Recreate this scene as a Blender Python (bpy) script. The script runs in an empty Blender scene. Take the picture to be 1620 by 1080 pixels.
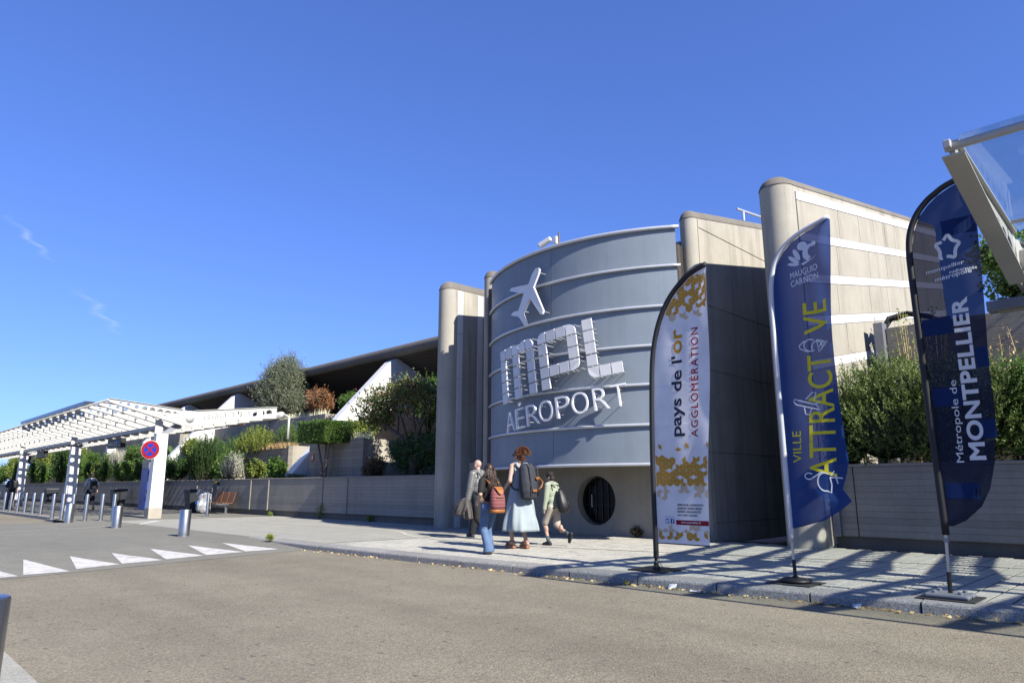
import bpy, bmesh, math, random
import numpy as np
from mathutils import Vector, Matrix, Quaternion
from mathutils.geometry import tessellate_polygon

SC = bpy.context.scene
COL = SC.collection
R = math.radians

# ------------------------------------------------------------------ camera, sky, sun, exposure
cam_data = bpy.data.cameras.new('camera')
cam = bpy.data.objects.new('camera', cam_data)
COL.objects.link(cam)
cam.location = (0, 0, 1.05)
cam.rotation_euler = (R(90) + math.atan(232 / 1080), 0, R(45))
cam_data.sensor_width = 36
cam_data.lens = 24
cam_data.clip_start = 0.05
cam_data.clip_end = 9000
SC.camera = cam

SUN_EL = R(37)
SUN_TRAVEL = Vector((-math.cos(SUN_EL), 0.03, -math.sin(SUN_EL)))
world = bpy.data.worlds.new('World')
SC.world = world
world.use_nodes = True
wn = world.node_tree.nodes
sky = wn.new('ShaderNodeTexSky')
sky.sky_type = 'NISHITA'
sky.sun_disc = False
sky.sun_elevation = SUN_EL
sky.sun_rotation = R(93)
sky.altitude = 0
sky.air_density = 1.0
sky.dust_density = 0.12
sky.ozone_density = 4.5
wn['Background'].inputs['Strength'].default_value = 0.083
sky_gamma = wn.new('ShaderNodeGamma'); sky_gamma.inputs[1].default_value = 0.75      # even film response over the whole sky
sky_tint = wn.new('ShaderNodeMix'); sky_tint.data_type = 'RGBA'; sky_tint.blend_type = 'MULTIPLY'
sky_tint.inputs[0].default_value = 1.0; sky_tint.inputs[7].default_value = (0.63, 0.86, 1.62, 1)
world.node_tree.links.new(sky.outputs[0], sky_gamma.inputs[0])
world.node_tree.links.new(sky_gamma.outputs[0], sky_tint.inputs[6])
world.node_tree.links.new(sky_tint.outputs[2], wn['Background'].inputs['Color'])

sun_data = bpy.data.lights.new('sun', 'SUN')
sun_data.energy = 5.0
sun_data.angle = R(0.53)
sun_data.color = (1.0, 0.945, 0.86)
sun = bpy.data.objects.new('sun', sun_data)
COL.objects.link(sun)
sun.location = (20, -5, 20)
sun.rotation_euler = SUN_TRAVEL.to_track_quat('-Z', 'Y').to_euler()

SC.view_settings.view_transform = 'Standard'
SC.view_settings.look = 'None'
SC.view_settings.gamma = 1
SC.view_settings.use_curve_mapping = False
SC.view_settings.exposure = 1.2

# ------------------------------------------------------------------ helpers
def link(o, parent=None):
    COL.objects.link(o)
    if parent is not None:
        o.parent = parent
    return o

def tag(o, label=None, cat=None, group=None, kind=None):
    if label: o['label'] = label
    if cat: o['category'] = cat
    if group: o['group'] = group
    if kind: o['kind'] = kind
    return o

ORG = {}
def thing(name, label, cat, loc=(0, 0, 0), group=None, rz=0.0):
    o = bpy.data.objects.new(name, None)
    o.empty_display_size = 0.2
    o.location = loc
    o.rotation_euler = (0, 0, rz)
    ORG[o.name] = Vector(loc)
    link(o)
    return tag(o, label, cat, group)

def copy_tree(o, parent=None):
    c = o.copy()
    link(c, parent)
    for ch in list(o.children):
        copy_tree(ch, c)
    return c

class MB:
    """collects faces; build() links them as one mesh object"""
    def __init__(s):
        s.v = []; s.f = []
    def add(s, vs, fs):
        n = len(s.v)
        s.v.extend([tuple(v) for v in vs])
        s.f.extend([tuple(i + n for i in f) for f in fs])
        return s
    def box(s, x0, x1, y0, y1, z0, z1):
        return s.add([(x0,y0,z0),(x1,y0,z0),(x1,y1,z0),(x0,y1,z0),(x0,y0,z1),(x1,y0,z1),(x1,y1,z1),(x0,y1,z1)],
                     [(3,2,1,0),(4,5,6,7),(0,1,5,4),(1,2,6,5),(2,3,7,6),(3,0,4,7)])
    def obox(s, c, ax, ay, az):
        c, ax, ay, az = map(Vector, (c, ax, ay, az))
        vs = [c+ax*i+ay*j+az*k for k in (-1,1) for i,j in ((-1,-1),(1,-1),(1,1),(-1,1))]
        return s.add(vs, [(3,2,1,0),(4,5,6,7),(0,1,5,4),(1,2,6,5),(2,3,7,6),(3,0,4,7)])
    def quad(s, *p):
        return s.add(p, [tuple(range(len(p)))])
    def tube(s, path, r, seg=8, caps=True, flat=None):
        P = [Vector(p) for p in path]
        n = len(P)
        rr = r if isinstance(r, (list, tuple)) else [r]*n
        rings = []
        up = None
        for i in range(n):
            t = (P[min(i+1, n-1)] - P[max(i-1, 0)])
            if t.length < 1e-9: t = Vector((0,0,1))
            t.normalize()
            if up is None:
                up = Vector((0,0,1)) if abs(t.z) < .9 else Vector((1,0,0))
            a = t.cross(up)
            if a.length < 1e-6: a = t.orthogonal()
            a.normalize()
            b = t.cross(a); b.normalize()
            up = -b if False else up
            rings.append([P[i] + (a*math.cos(2*math.pi*k/seg) + b*math.sin(2*math.pi*k/seg)) * rr[i] for k in range(seg)])
        vs = [v for ring in rings for v in ring]
        fs = []
        for i in range(n-1):
            for k in range(seg):
                k2 = (k+1) % seg
                fs.append((i*seg+k, i*seg+k2, (i+1)*seg+k2, (i+1)*seg+k))
        if caps:
            fs.append(tuple(reversed(range(seg))))
            fs.append(tuple((n-1)*seg+k for k in range(seg)))
        return s.add(vs, fs)
    def lathe(s, prof, c=(0,0,0), seg=20, cap=True):
        vs = []; fs = []
        n = len(prof)
        for r, z in prof:
            for k in range(seg):
                a = 2*math.pi*k/seg
                vs.append((c[0]+r*math.cos(a), c[1]+r*math.sin(a), c[2]+z))
        for i in range(n-1):
            for k in range(seg):
                k2 = (k+1) % seg
                fs.append((i*seg+k, i*seg+k2, (i+1)*seg+k2, (i+1)*seg+k))
        if cap:
            fs.append(tuple(reversed(range(seg))))
            fs.append(tuple((n-1)*seg+k for k in range(seg)))
        return s.add(vs, fs)
    def plate(s, outer, holes, f0, f1):
        """polygon with holes, f0/f1 map a 2D point to the two faces in 3D"""
        loops = [outer] + list(holes)
        tri = tessellate_polygon([[Vector((p[0], p[1], 0)) for p in l] for l in loops])
        flat = [p for l in loops for p in l]
        N = len(flat)
        vs = [f0(*p) for p in flat] + [f1(*p) for p in flat]
        fs = [tuple(t) for t in tri] + [tuple(i+N for i in reversed(t)) for t in tri]
        k = 0
        for l in loops:
            m = len(l)
            for i in range(m):
                j = (i+1) % m
                fs.append((k+i, k+j, k+j+N, k+i+N))
            k += m
        return s.add(vs, fs)
    def mesh(s, name, smooth=False):
        me = bpy.data.meshes.new(name)
        me.from_pydata(s.v, [], s.f)
        bm = bmesh.new(); bm.from_mesh(me)
        bmesh.ops.recalc_face_normals(bm, faces=bm.faces)
        bm.to_mesh(me); bm.free()
        if smooth:
            me.polygons.foreach_set('use_smooth', [True]*len(me.polygons))
        return me
    def build(s, name, mat, parent=None, smooth=False, bevel=0, world=False, org=None, auto=None):
        if world and parent is not None:
            p = parent
            while p.parent is not None: p = p.parent
            o0 = ORG[p.name]
            s.v = [(a-o0[0], b-o0[1], c-o0[2]) for a, b, c in s.v]
        if org is not None:
            s.v = [(a-org[0], b-org[1], c-org[2]) for a, b, c in s.v]
        me = s.mesh(name, smooth)
        me.materials.append(mat)
        o = bpy.data.objects.new(name, me)
        if org is not None: o.location = org
        link(o, parent)
        if bevel:
            m = o.modifiers.new('bevel', 'BEVEL'); m.width = bevel; m.segments = 2; m.limit_method = 'ANGLE'
            m.angle_limit = R(40)
        if auto:
            bpy_auto(me, auto)
        return o

def bpy_auto(me, ang):
    me.polygons.foreach_set('use_smooth', [True]*len(me.polygons))
    me.set_sharp_from_angle(angle=R(ang))

def circle(cx, cy, r, n=14, a0=0.0):
    return [(cx+r*math.cos(a0+2*math.pi*k/n), cy+r*math.sin(a0+2*math.pi*k/n)) for k in range(n)]

def lerp_table(tab, t):
    if t <= tab[0][0]: return tab[0][1]
    for (a, x), (b, y) in zip(tab, tab[1:]):
        if t <= b: return x + (y-x)*(t-a)/(b-a)
    return tab[-1][1]

# ------------------------------------------------------------------ materials (procedural)
MATS = {}
class NT:
    def __init__(s, name):
        s.m = bpy.data.materials.new(name); s.m.use_nodes = True
        s.t = s.m.node_tree; s.n = s.t.nodes; s.b = s.n['Principled BSDF']
        s.out = s.n['Material Output']
        g = s.n.new('ShaderNodeNewGeometry'); s.pos = g.outputs['Position']; s.geo = g
        MATS[name] = s.m
    def l(s, a, b): s.t.links.new(a, b)
    def node(s, typ, **kw):
        x = s.n.new(typ)
        for k, v in kw.items(): setattr(x, k, v)
        return x
    def map(s, scale=(1,1,1), rot=(0,0,0), src=None):
        m = s.node('ShaderNodeMapping'); m.inputs['Scale'].default_value = scale; m.inputs['Rotation'].default_value = rot
        s.l(src or s.pos, m.inputs['Vector']); return m.outputs[0]
    def noise(s, scale, detail=4, rough=.6, vec=None, dist=0):
        x = s.node('ShaderNodeTexNoise'); x.inputs['Scale'].default_value = scale; x.inputs['Detail'].default_value = detail
        x.inputs['Roughness'].default_value = rough; x.inputs['Distortion'].default_value = dist
        s.l(vec or s.pos, x.inputs['Vector']); return x.outputs['Fac']
    def vor(s, scale, vec=None, out='Distance', feature='F1'):
        x = s.node('ShaderNodeTexVoronoi'); x.feature = feature; x.inputs['Scale'].default_value = scale
        s.l(vec or s.pos, x.inputs['Vector']); return x.outputs[out]
    def ramp(s, fac, stops):
        x = s.node('ShaderNodeValToRGB'); e = x.color_ramp.elements
        while len(e) < len(stops): e.new(.5)
        for i, (p, c) in enumerate(stops):
            e[i].position = p
            e[i].color = (c, c, c, 1) if not isinstance(c, (tuple, list)) else (*c, 1)
        s.l(fac, x.inputs['Fac']); return x.outputs['Color']
    def mix(s, fac, a, b, mode='MIX'):
        x = s.node('ShaderNodeMix', data_type='RGBA', blend_type=mode)
        for sock, v in ((x.inputs[0], fac), (x.inputs[6], a), (x.inputs[7], b)):
            if isinstance(v, (int, float)): sock.default_value = v
            elif isinstance(v, (tuple, list)): sock.default_value = (*v, 1)
            else: s.l(v, sock)
        return x.outputs[2]
    def math(s, op, a, b=0.0, c=0.0):
        x = s.node('ShaderNodeMath', operation=op)
        for sock, v in zip(x.inputs, (a, b, c)):
            if isinstance(v, (int, float)): sock.default_value = v
            else: s.l(v, sock)
        return x.outputs[0]
    def sep(s, v=None):
        x = s.node('ShaderNodeSeparateXYZ'); s.l(v or s.pos, x.inputs[0]); return x.outputs
    def bump(s, h, strength=.3, dist=.01):
        x = s.node('ShaderNodeBump'); x.inputs['Strength'].default_value = strength; x.inputs['Distance'].default_value = dist
        s.l(h, x.inputs['Height']); s.l(x.outputs[0], s.b.inputs['Normal']); return x
    def set(s, color=None, rough=None, metal=None, spec=None):
        for k, v in (('Base Color', color), ('Roughness', rough), ('Metallic', metal), ('Specular IOR Level', spec)):
            if v is None: continue
            i = s.b.inputs[k]
            if isinstance(v, (int, float)): i.default_value = v
            elif isinstance(v, (tuple, list)): i.default_value = (*v, 1)
            else: s.l(v, i)
        return s
    def perisland(s):
        return s.geo.outputs['Random Per Island']
    def objrand(s):
        return s.node('ShaderNodeObjectInfo').outputs['Random']

def sc(c, k): return tuple(min(.95, x*k) for x in c)

def plain(name, c, rough=.6, metal=0, var=.12, scale=6, bump=0, bscale=60, spec=.4, k=.66):
    n = NT(name); c = sc(c, k)
    f = n.noise(scale, 5, .65)
    col = n.ramp(f, [(.3, sc(c, 1-var)), (.7, sc(c, 1+var))])
    n.set(col, rough, metal, spec)
    if bump: n.bump(n.noise(bscale, 4), bump, .01)
    return n.m

def concrete(name, c, stain=.35, board=False, warm=(1.0,.97,.92), boardz=.11, stainlow=.45):
    n = NT(name)
    big = n.noise(.9, 6, .62)
    col = n.ramp(big, [(.3, sc(c, .84)), (.7, sc(c, 1.1))])
    streak = n.noise(1.0, 5, .7, n.map((2.1, 2.1, .16)))
    col = n.mix(n.math('MULTIPLY', n.ramp(streak, [(stainlow, 0.0), (.72, 1.0)]), stain), col, (.09,.08,.066))
    fine = n.noise(45, 3, .7)
    col = n.mix(.35, col, n.ramp(fine, [(.25, .55), (.75, 1.25)]), 'MULTIPLY')
    pit = n.vor(26, out='Distance')
    h = n.math('ADD', n.math('MULTIPLY', fine, .5), n.math('MULTIPLY', n.ramp(pit, [(0, 0.0), (.12, 1.0)]), .25))
    if board:
        z = n.sep()[2]
        zz = n.math('ADD', z, n.math('MULTIPLY', n.noise(.7, 2), .012))
        fr = n.math('FRACT', n.math('DIVIDE', zz, boardz))
        edge = n.ramp(fr, [(.0, 0.0), (.06, 1.0), (.94, 1.0), (1.0, 0.0)])
        bid = n.math('FLOOR', n.math('DIVIDE', zz, boardz))
        wn_ = n.node('ShaderNodeTexWhiteNoise', noise_dimensions='1D'); n.l(bid, wn_.inputs['W'])
        col = n.mix(.5, col, n.ramp(wn_.outputs['Value'], [(0, .78), (1, 1.12)]), 'MULTIPLY')
        grain = n.noise(1, 5, .7, n.map((1.4, 1.4, 40)))
        h = n.math('ADD', h, n.math('ADD', n.math('MULTIPLY', edge, 1.2), n.math('MULTIPLY', grain, .8)))
        col = n.mix(n.math('SUBTRACT', 1.0, n.math('ADD', .55, n.math('MULTIPLY', edge, .45))), col, sc(c, .45))
    n.set(col, .88, 0, .25)
    n.bump(h, .55, .012)
    return n.m

def leafmat(name, cols, trans=.35, rough=.5):
    n = NT(name)
    r = n.perisland()
    k = len(cols)
    col = n.ramp(r, [(i/(k-1) if k > 1 else 0, sc(c, 1.55)) for i, c in enumerate(cols)])
    col = n.mix(.45, col, n.ramp(n.noise(2.2, 3), [(.3, .55), (.7, 1.4)]), 'MULTIPLY')
    n.set(col, rough, 0, .35)
    tr = n.node('ShaderNodeBsdfTranslucent'); n.l(col, tr.inputs['Color'])
    mx = n.node('ShaderNodeMixShader'); mx.inputs[0].default_value = trans
    n.l(n.b.outputs[0], mx.inputs[1]); n.l(tr.outputs[0], mx.inputs[2]); n.l(mx.outputs[0], n.out.inputs['Surface'])
    return n.m

def cloth(name, c, see=.0, trans=.3, rough=.75, var=.08):
    n = NT(name); c = sc(c, .72)
    col = n.ramp(n.noise(3, 3), [(.3, sc(c, 1-var)), (.7, sc(c, 1+var))])
    n.set(col, rough, 0, .2)
    tr = n.node('ShaderNodeBsdfTranslucent'); n.l(col, tr.inputs['Color'])
    mx = n.node('ShaderNodeMixShader'); mx.inputs[0].default_value = trans
    n.l(n.b.outputs[0], mx.inputs[1]); n.l(tr.outputs[0], mx.inputs[2])
    if see:
        tp = n.node('ShaderNodeBsdfTransparent'); tp.inputs[0].default_value = (*[min(1, .55+.45*x/max(c)) for x in c], 1)
        m2 = n.node('ShaderNodeMixShader'); m2.inputs[0].default_value = see
        n.l(mx.outputs[0], m2.inputs[1]); n.l(tp.outputs[0], m2.inputs[2]); n.l(m2.outputs[0], n.out.inputs['Surface'])
    else:
        n.l(mx.outputs[0], n.out.inputs['Surface'])
    return n.m

def glassmat(name, tint=(.8,.9,.88), gloss=.9, thru=.8):
    n = NT(name)
    tp = n.node('ShaderNodeBsdfTransparent'); tp.inputs[0].default_value = (*sc(tint, thru), 1)
    gl = n.node('ShaderNodeBsdfGlossy'); gl.inputs['Roughness'].default_value = .02; gl.inputs[0].default_value = (gloss, gloss, gloss, 1)
    lw = n.node('ShaderNodeLayerWeight'); lw.inputs[0].default_value = .5
    frs = n.math('ADD', .03, n.math('MULTIPLY', n.math('POWER', lw.outputs['Facing'], 4.0), .6))
    df = n.node('ShaderNodeBsdfDiffuse'); df.inputs[0].default_value = (.45,.5,.5,1)
    dust = n.ramp(n.noise(3, 5), [(.4, .01), (.8, .06)])
    m0 = n.node('ShaderNodeMixShader'); n.l(dust, m0.inputs[0]); n.l(tp.outputs[0], m0.inputs[1]); n.l(df.outputs[0], m0.inputs[2])
    mx = n.node('ShaderNodeMixShader'); n.l(frs, mx.inputs[0]); n.l(m0.outputs[0], mx.inputs[1]); n.l(gl.outputs[0], mx.inputs[2])
    n.l(mx.outputs[0], n.out.inputs['Surface'])
    return n.m

def asphalt(name, base, speck=.5, warmspots=True, spots=.5, patch=.12):
    n = NT(name)
    big = n.noise(.35, 5, .6); mid = n.noise(2.2, 4, .6)
    col = n.ramp(big, [(.3, sc(base, 1-patch)), (.7, sc(base, 1+patch))])
    col = n.mix(.5, col, n.ramp(mid, [(.3, .8), (.7, 1.15)]), 'MULTIPLY')
    ag = n.vor(85, out='Color')
    s_ = n.sep(ag)
    col = n.mix(speck, col, n.ramp(s_[0], [(0, .42), (.35, .85), (.75, 1.15), (1, 1.75)]), 'MULTIPLY')
    if warmspots:
        col = n.mix(n.ramp(s_[1], [(.86, 0.0), (.9, .35)]), col, (.34,.24,.15))
    v1 = n.node('ShaderNodeTexVoronoi', voronoi_dimensions='2D'); v1.inputs['Scale'].default_value = 2.6
    n.l(n.map((1,1.5,1), (0,0,.5)), v1.inputs['Vector'])
    wob = n.math('ADD', v1.outputs['Distance'], n.math('MULTIPLY', n.math('SUBTRACT', n.noise(22, 3), .5), .09))
    dark = n.ramp(wob, [(.045, 1.0), (.085, 0.0)])
    gate = n.ramp(n.sep(v1.outputs['Color'])[0], [(.40, 1.0), (.43, 0.0)])
    track = n.ramp(n.noise(1.0, 3, .5, n.map((.05, .85, 1))), [(.42, 0.0), (.62, 1.0)])
    col = n.mix(n.math('MULTIPLY', track, .30 if warmspots else .08), col, sc(base, .55))

    col = n.mix(n.math('MULTIPLY', n.math('MULTIPLY', dark, gate), spots), col, (.05,.05,.05))
    n.set(col, .92, 0, .2)
    h = n.math('ADD', n.vor(85), n.math('MULTIPLY', n.noise(30, 3), .6))
    n.bump(h, .5, .006)
    return n.m

def granite(name, base, k=130, lo=.35, hi=1.9, bump=.4):
    n = NT(name)
    s_ = n.sep(n.vor(k, out='Color'))
    col = n.ramp(n.noise(1.3, 4), [(.3, sc(base,.88)), (.7, sc(base,1.1))])
    col = n.mix(.8, col, n.ramp(s_[0], [(0, lo), (.4, .9), (.8, 1.2), (1, hi)]), 'MULTIPLY')
    col = n.mix(.5, col, n.ramp(n.objrand(), [(0,.86),(1,1.1)]), 'MULTIPLY')
    n.set(col, .85, 0, .25)
    n.bump(n.vor(k), bump, .004)
    return n.m

def paintmat(name, c, wear=.5):
    n = NT(name)
    w = n.noise(5, 8, .78)
    col = n.mix(n.math('MULTIPLY', n.ramp(w, [(.47, 0.0), (.68, 1.0)]), wear), c, (.18,.175,.165))
    col = n.mix(.5, col, n.ramp(n.sep(n.vor(85, out='Color'))[0], [(0, .75), (1, 1.15)]), 'MULTIPLY')
    n.set(col, .8, 0, .2); n.bump(n.vor(85), .3, .004)
    return n.m

def steel(name, c=(.42,.42,.415), rough=.32):
    n = NT(name)
    br = n.noise(1, 4, .7, n.map((90,90,1.5)))
    col = n.ramp(br, [(.3, sc(c,.85)), (.7, sc(c,1.1))])
    dirt = n.ramp(n.noise(5, 5), [(.45, 0.0), (.75, .5)])
    col = n.mix(dirt, col, sc(c, .55))
    n.set(col, n.ramp(br, [(.3, rough*.8), (.7, rough*1.3)]), 1.0, .5)
    return n.m

def whitesteel(name, c=(.36,.36,.34), rust=.6):
    n = NT(name)
    f = n.noise(2.2, 6, .65)
    col = n.ramp(f, [(.3, sc(c,.9)), (.7, sc(c,1.04))])
    rs = n.ramp(n.noise(7, 7, .75), [(.66, 0.0), (.70, 1.0)])
    reg = n.ramp(n.noise(.9, 2), [(.5, 0.0), (.62, 1.0)])
    col = n.mix(n.math('MULTIPLY', n.math('MULTIPLY', rs, reg), rust), col, (.12,.07,.04))
    st = n.noise(1, 4, .7, n.map((5,5,.5)))
    col = n.mix(n.math('MULTIPLY', n.ramp(st, [(.5,0.0),(.75,1.0)]), .22), col, (.3,.28,.22))
    n.set(col, .45, 0, .4)
    return n.m

def cladding(name, c, rough, var, scale, spec, k):
    n = NT(name)
    col = n.ramp(n.noise(scale, 5, .65), [(.3, sc(c, 1-var)), (.7, sc(c, 1+var))])
    st = n.noise(1.0, 5, .75, n.map((5.5, 5.5, .35)))
    col = n.mix(n.math('MULTIPLY', n.ramp(st, [(.48, 0.0), (.75, 1.0)]), .28), col, sc(c, .6))
    sm = n.noise(2.6, 7, .8, dist=1.5)
    col = n.mix(n.math('MULTIPLY', n.ramp(sm, [(.60, 0.0), (.70, 1.0)]), .25), col, sc(c, .55))
    n.set(col, n.ramp(n.noise(1.4, 3), [(.3, rough*.85), (.7, rough*1.2)]), 0, spec)
    n.bump(n.noise(1.1, 2), .12, .03)
    return n.m
m_road = asphalt('road_asphalt', (.163,.149,.112), .5, True, .6)
m_plaza = asphalt('plaza_asphalt', (.150,.147,.124), .32, False, .12, .08)
m_walk = granite('paver_concrete', (.325,.318,.275), 110, .6, 1.4, .25)
m_bedding = plain('paver_bedding', (.05,.048,.044), .95, var=.2, scale=30)
m_kerbside = granite('kerb_granite', (.215,.212,.20), 120, .35, 1.7, .35)
m_paint = paintmat('road_paint', (.44,.43,.405), .75)
m_line = paintmat('guide_line_paint', (.42,.40,.33), .5)
m_ground = asphalt('ground_surface', (.15,.14,.12), .4, True, .3)
m_soil = plain('soil', (.10,.075,.05), .95, var=.35, scale=9, bump=.6, bscale=30)
m_fin = concrete('fin_concrete', (.312,.294,.247), .62, stainlow=.47)
m_fincap = concrete('fin_cap_concrete', (.15,.138,.118), .75, stainlow=.36)
m_panel = concrete('panel_concrete', (.290,.272,.225), .5, stainlow=.52)
m_wall = concrete('retaining_concrete', (.255,.235,.195), .22, True)
m_tier = concrete('planter_concrete', (.245,.225,.185), .42, True, boardz=.14)
m_plinth = concrete('plinth_concrete', (.13,.118,.096), .55)
m_base = concrete('base_concrete', (.30,.275,.225), .22)
m_band = plain('white_band_tile', (.52,.51,.48), .35, var=.05, scale=2, k=1)
m_drum = cladding('blue_grey_cladding', (.172,.203,.235), .45, var=.07, scale=1.3, spec=.15, k=1)
m_rail = plain('aluminium_rail', (.50,.51,.52), .38, var=.06, scale=5, metal=.4, k=1)
m_tile = plain('brushed_sign_face', (.50,.505,.50), .45, var=.05, scale=8, metal=.0, k=1)
m_tileedge = plain('polished_sign_edge', (.62,.62,.61), .35, var=.04, metal=.0, k=1)
m_black = plain('black_plastic', (.012,.012,.013), .5, var=.2)
m_darkglass = plain('dark_window_glass', (.006,.007,.008), .22, var=.2, spec=.12)
m_white = plain('white_paint', (.50,.50,.485), .45, var=.05, scale=3, k=1)
m_wsteel = whitesteel('white_painted_steel')
m_grey = plain('grey_metal', (.30,.31,.33), .45, metal=.5, var=.1)
m_steel = steel('brushed_steel')
m_roof = concrete('roof_edge_concrete', (.115,.11,.10), .6)
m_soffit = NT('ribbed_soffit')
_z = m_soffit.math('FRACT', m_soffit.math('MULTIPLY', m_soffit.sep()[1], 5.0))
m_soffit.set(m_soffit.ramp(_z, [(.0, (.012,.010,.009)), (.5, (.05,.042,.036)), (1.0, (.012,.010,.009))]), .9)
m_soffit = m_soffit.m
m_glass = glassmat('canopy_glass', (.93,.96,.95), thru=.95)
m_panelglass = plain('dark_panel', (.045,.06,.075), .25, var=.15)
m_rubber = plain('rubber_mat', (.035,.034,.033), .8, var=.2)
m_wood = plain('bench_wood', (.20,.085,.04), .6, var=.25, scale=12)
m_bark = plain('bark', (.11,.085,.065), .95, var=.35, scale=14, bump=.8, bscale=35)
m_barkgrey = plain('grey_bark', (.19,.165,.14), .95, var=.3, scale=14, bump=.8, bscale=35)

def ribbon_sheet(name, pts, z, mat, kind='structure', thick=0):
    mb = MB(); mb.quad(*[(x, y, z) for x, y in pts])
    return tag(mb.build(name, mat), kind=kind)
KTAB = [(-30,6.88),(-12.5,6.88),(-10,6.93),(-8,7.03),(-6,7.18),(-4,7.37),(-2.4,7.54),(-1.3,7.68),(3,8.2)]
KY = lambda x: lerp_table(KTAB, x)          # front edge of the kerb
# ------------------------------------------------------------------ ground, road, crossing, sidewalk
rng = random.Random(7)
m_walkplain = asphalt('light_pavement', (.258,.253,.218), .30, False, .1, .06)
ribbon_sheet('ground', [(-900,-900),(900,-900),(900,900),(-900,900)], -.22, m_ground)
RE = lambda y: -12.5 - .245*(y-7.1)          # foot of the ramp (road side)
RT = lambda y: RE(y) - 2.3                    # head of the ramp
ribbon_sheet('road', [(RE(-25)-.3,-25),(60,-25),(60,8.6),(-12.6,8.6),(-12.6,7.0),(RE(7.0)-.3,7.0)], -.105, m_road)
ribbon_sheet('far_road', [(-140,-25),(-27.4,-25),(-27.4,5.9),(-30.5,6.35),(-140,6.35)], -.105, m_road)
mb = MB()
mb.quad((RE(7.05),7.05,-.101),(RE(-25),-25,-.101),(RT(-25),-25,0),(RT(7.05),7.05,0))
tag(mb.build('crossing_ramp', m_plaza), kind='structure')
mb = MB()
mb.quad((RT(7.05),7.05,0),(RT(-25),-25,0),(-25.6,-25,0),(-25.6,7.05,0))
mb.quad((-25.6,6.0,0),(-25.6,-25,0),(-28.2,-25,-.102),(-28.2,6.0,-.102))
tag(mb.build('raised_crossing', m_plaza), kind='structure')
ribbon_sheet('walkway_paving', [(-25.6,6.0),(-25.6,12.95),(-140,12.95),(-140,6.3),(-30.5,6.3),(-28.2,6.0)], .001, m_plaza)
ribbon_sheet('footpath', [(-16.5,7.19),(-12.35,7.19),(-12.35,12.95),(-25.6,12.95),(-25.6,7.04),(-15.15,7.04),(-15.15,7.19)], .002, m_walkplain)
# opposite pavement corner beside the camera
mb = MB()
mb.add([(-10.9,1.12,-.02),(-4.2,1.05,-.02),(-3.0,.2,-.02),(-2.4,-14,-.02),(-10.9,-14,-.02),(-10.9,1.12,-.14),(-4.2,1.05,-.14),(-3.0,.2,-.14),(-2.4,-14,-.14)],
       [(0,1,2,3,4),(0,5,6,1),(1,6,7,2),(2,7,8,3)])
tag(mb.build('opposite_pavement', m_walkplain), kind='structure')

sw = MB(); sx_ = [-12.35+.5*k for k in range(54)]
for a_, b_ in zip(sx_, sx_[1:]): sw.quad((a_,KY(a_)+.2,-.0075),(b_,KY(b_)+.2,-.0075),(b_,13.6,-.0075),(a_,13.6,-.0075))
sidewalk = tag(sw.build('sidewalk', m_bedding), kind='structure')
# pavers: columns run away from the kerb, staggered
PW, PL = .205, .31
pm = MB(); g = .0105
x0, x1, y0, y1 = g, PW-g, .002, PL-.002
pm.add([(x0,y0,-.03),(x1,y0,-.03),(x1,y1,-.03),(x0,y1,-.03),(x0,y0,-.002),(x1,y0,-.002),(x1,y1,-.002),(x0,y1,-.002),
        (x0+.002,y0+.002,0),(x1-.002,y0+.002,0),(x1-.002,y1-.002,0),(x0+.002,y1-.002,0)],
       [(0,1,5,4),(1,2,6,5),(2,3,7,6),(3,0,4,7),(4,5,9,8),(5,6,10,9),(6,7,11,10),(7,4,8,11),(8,9,10,11)])
paver_me = pm.mesh('paver'); paver_me.materials.append(m_walk)
spots = []
i = 0
x = -12.33
while x < 4.5:
    y = 7.02 - (i*.155 % .31)
    while y < 13.05:
        lo = max(y, KY(x+.1)+.325)
        if lo < y+PL: spots.append((x, lo, min(PL, y+PL-lo)))
        y += PL
    x += PW; i += 1
def seen(p):
    X_, Y_ = p[0]+.1, p[1]+.15
    dx, dy = (X_+Y_)*.7071, (Y_-X_)*.7071
    return dx/dy < .775
spots.sort(key=lambda p: (not seen(p), p[0]**2+p[1]**2))
rest = MB()
nb = 0
for (x, y, l) in spots:
    dz = rng.uniform(-.0025, .0015)
    if nb < 295 and l > .3 and seen((x, y)):
        o = bpy.data.objects.new('paver', paver_me); link(o, sidewalk)
        o.location = (x, y, dz); o.rotation_euler = (rng.uniform(-.004,.004), rng.uniform(-.004,.004), 0); nb += 1
    elif l > .03:
        s_ = l/PL
        rest.add([(x+a, y+b*s_, c+dz) for a, b, c in pm.v], pm.f)
ro = rest.build('paver_field', m_walk, sidewalk); ro['kind'] = 'stuff'
# kerb stones, one metre each
prof = [(6.93,-.2),(6.945,-.03),(6.955,-.012),(6.975,-.002),(7.0,0),(7.315,.001),(7.315,-.2)]
def kerb_mesh(L, drop0=0, drop1=0):
    k = MB(); gap = .007
    n = len(prof)
    vs = [(gap, p[0], p[1]-(drop0 if p[1] > -.1 else 0)) for p in prof] + [(L-gap, p[0], p[1]-(drop1 if p[1] > -.1 else 0)) for p in prof]
    fs = [(j, (j+1) % n, (j+1) % n+n, j+n) for j in range(n)] + [tuple(range(n)), tuple(reversed(range(n, 2*n)))]
    k.add(vs, fs); me = k.mesh('kerb_stone'); me.materials.append(m_kerbside); return me
kme = kerb_mesh(1.0)
for k in range(-8, 14):
    o = bpy.data.objects.new('kerb_stone', kme); link(o, sidewalk)
    xk = -7.1+k; o.location = (xk, KY(xk)-6.945*math.cos(math.atan(KY(xk+1)-KY(xk)))+rng.uniform(-.006,.006), rng.uniform(-.004,.003)); sl = math.atan(KY(xk+1)-KY(xk)); o.rotation_euler = (0, 0, sl); o.location.x += 6.945*math.sin(sl)
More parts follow.
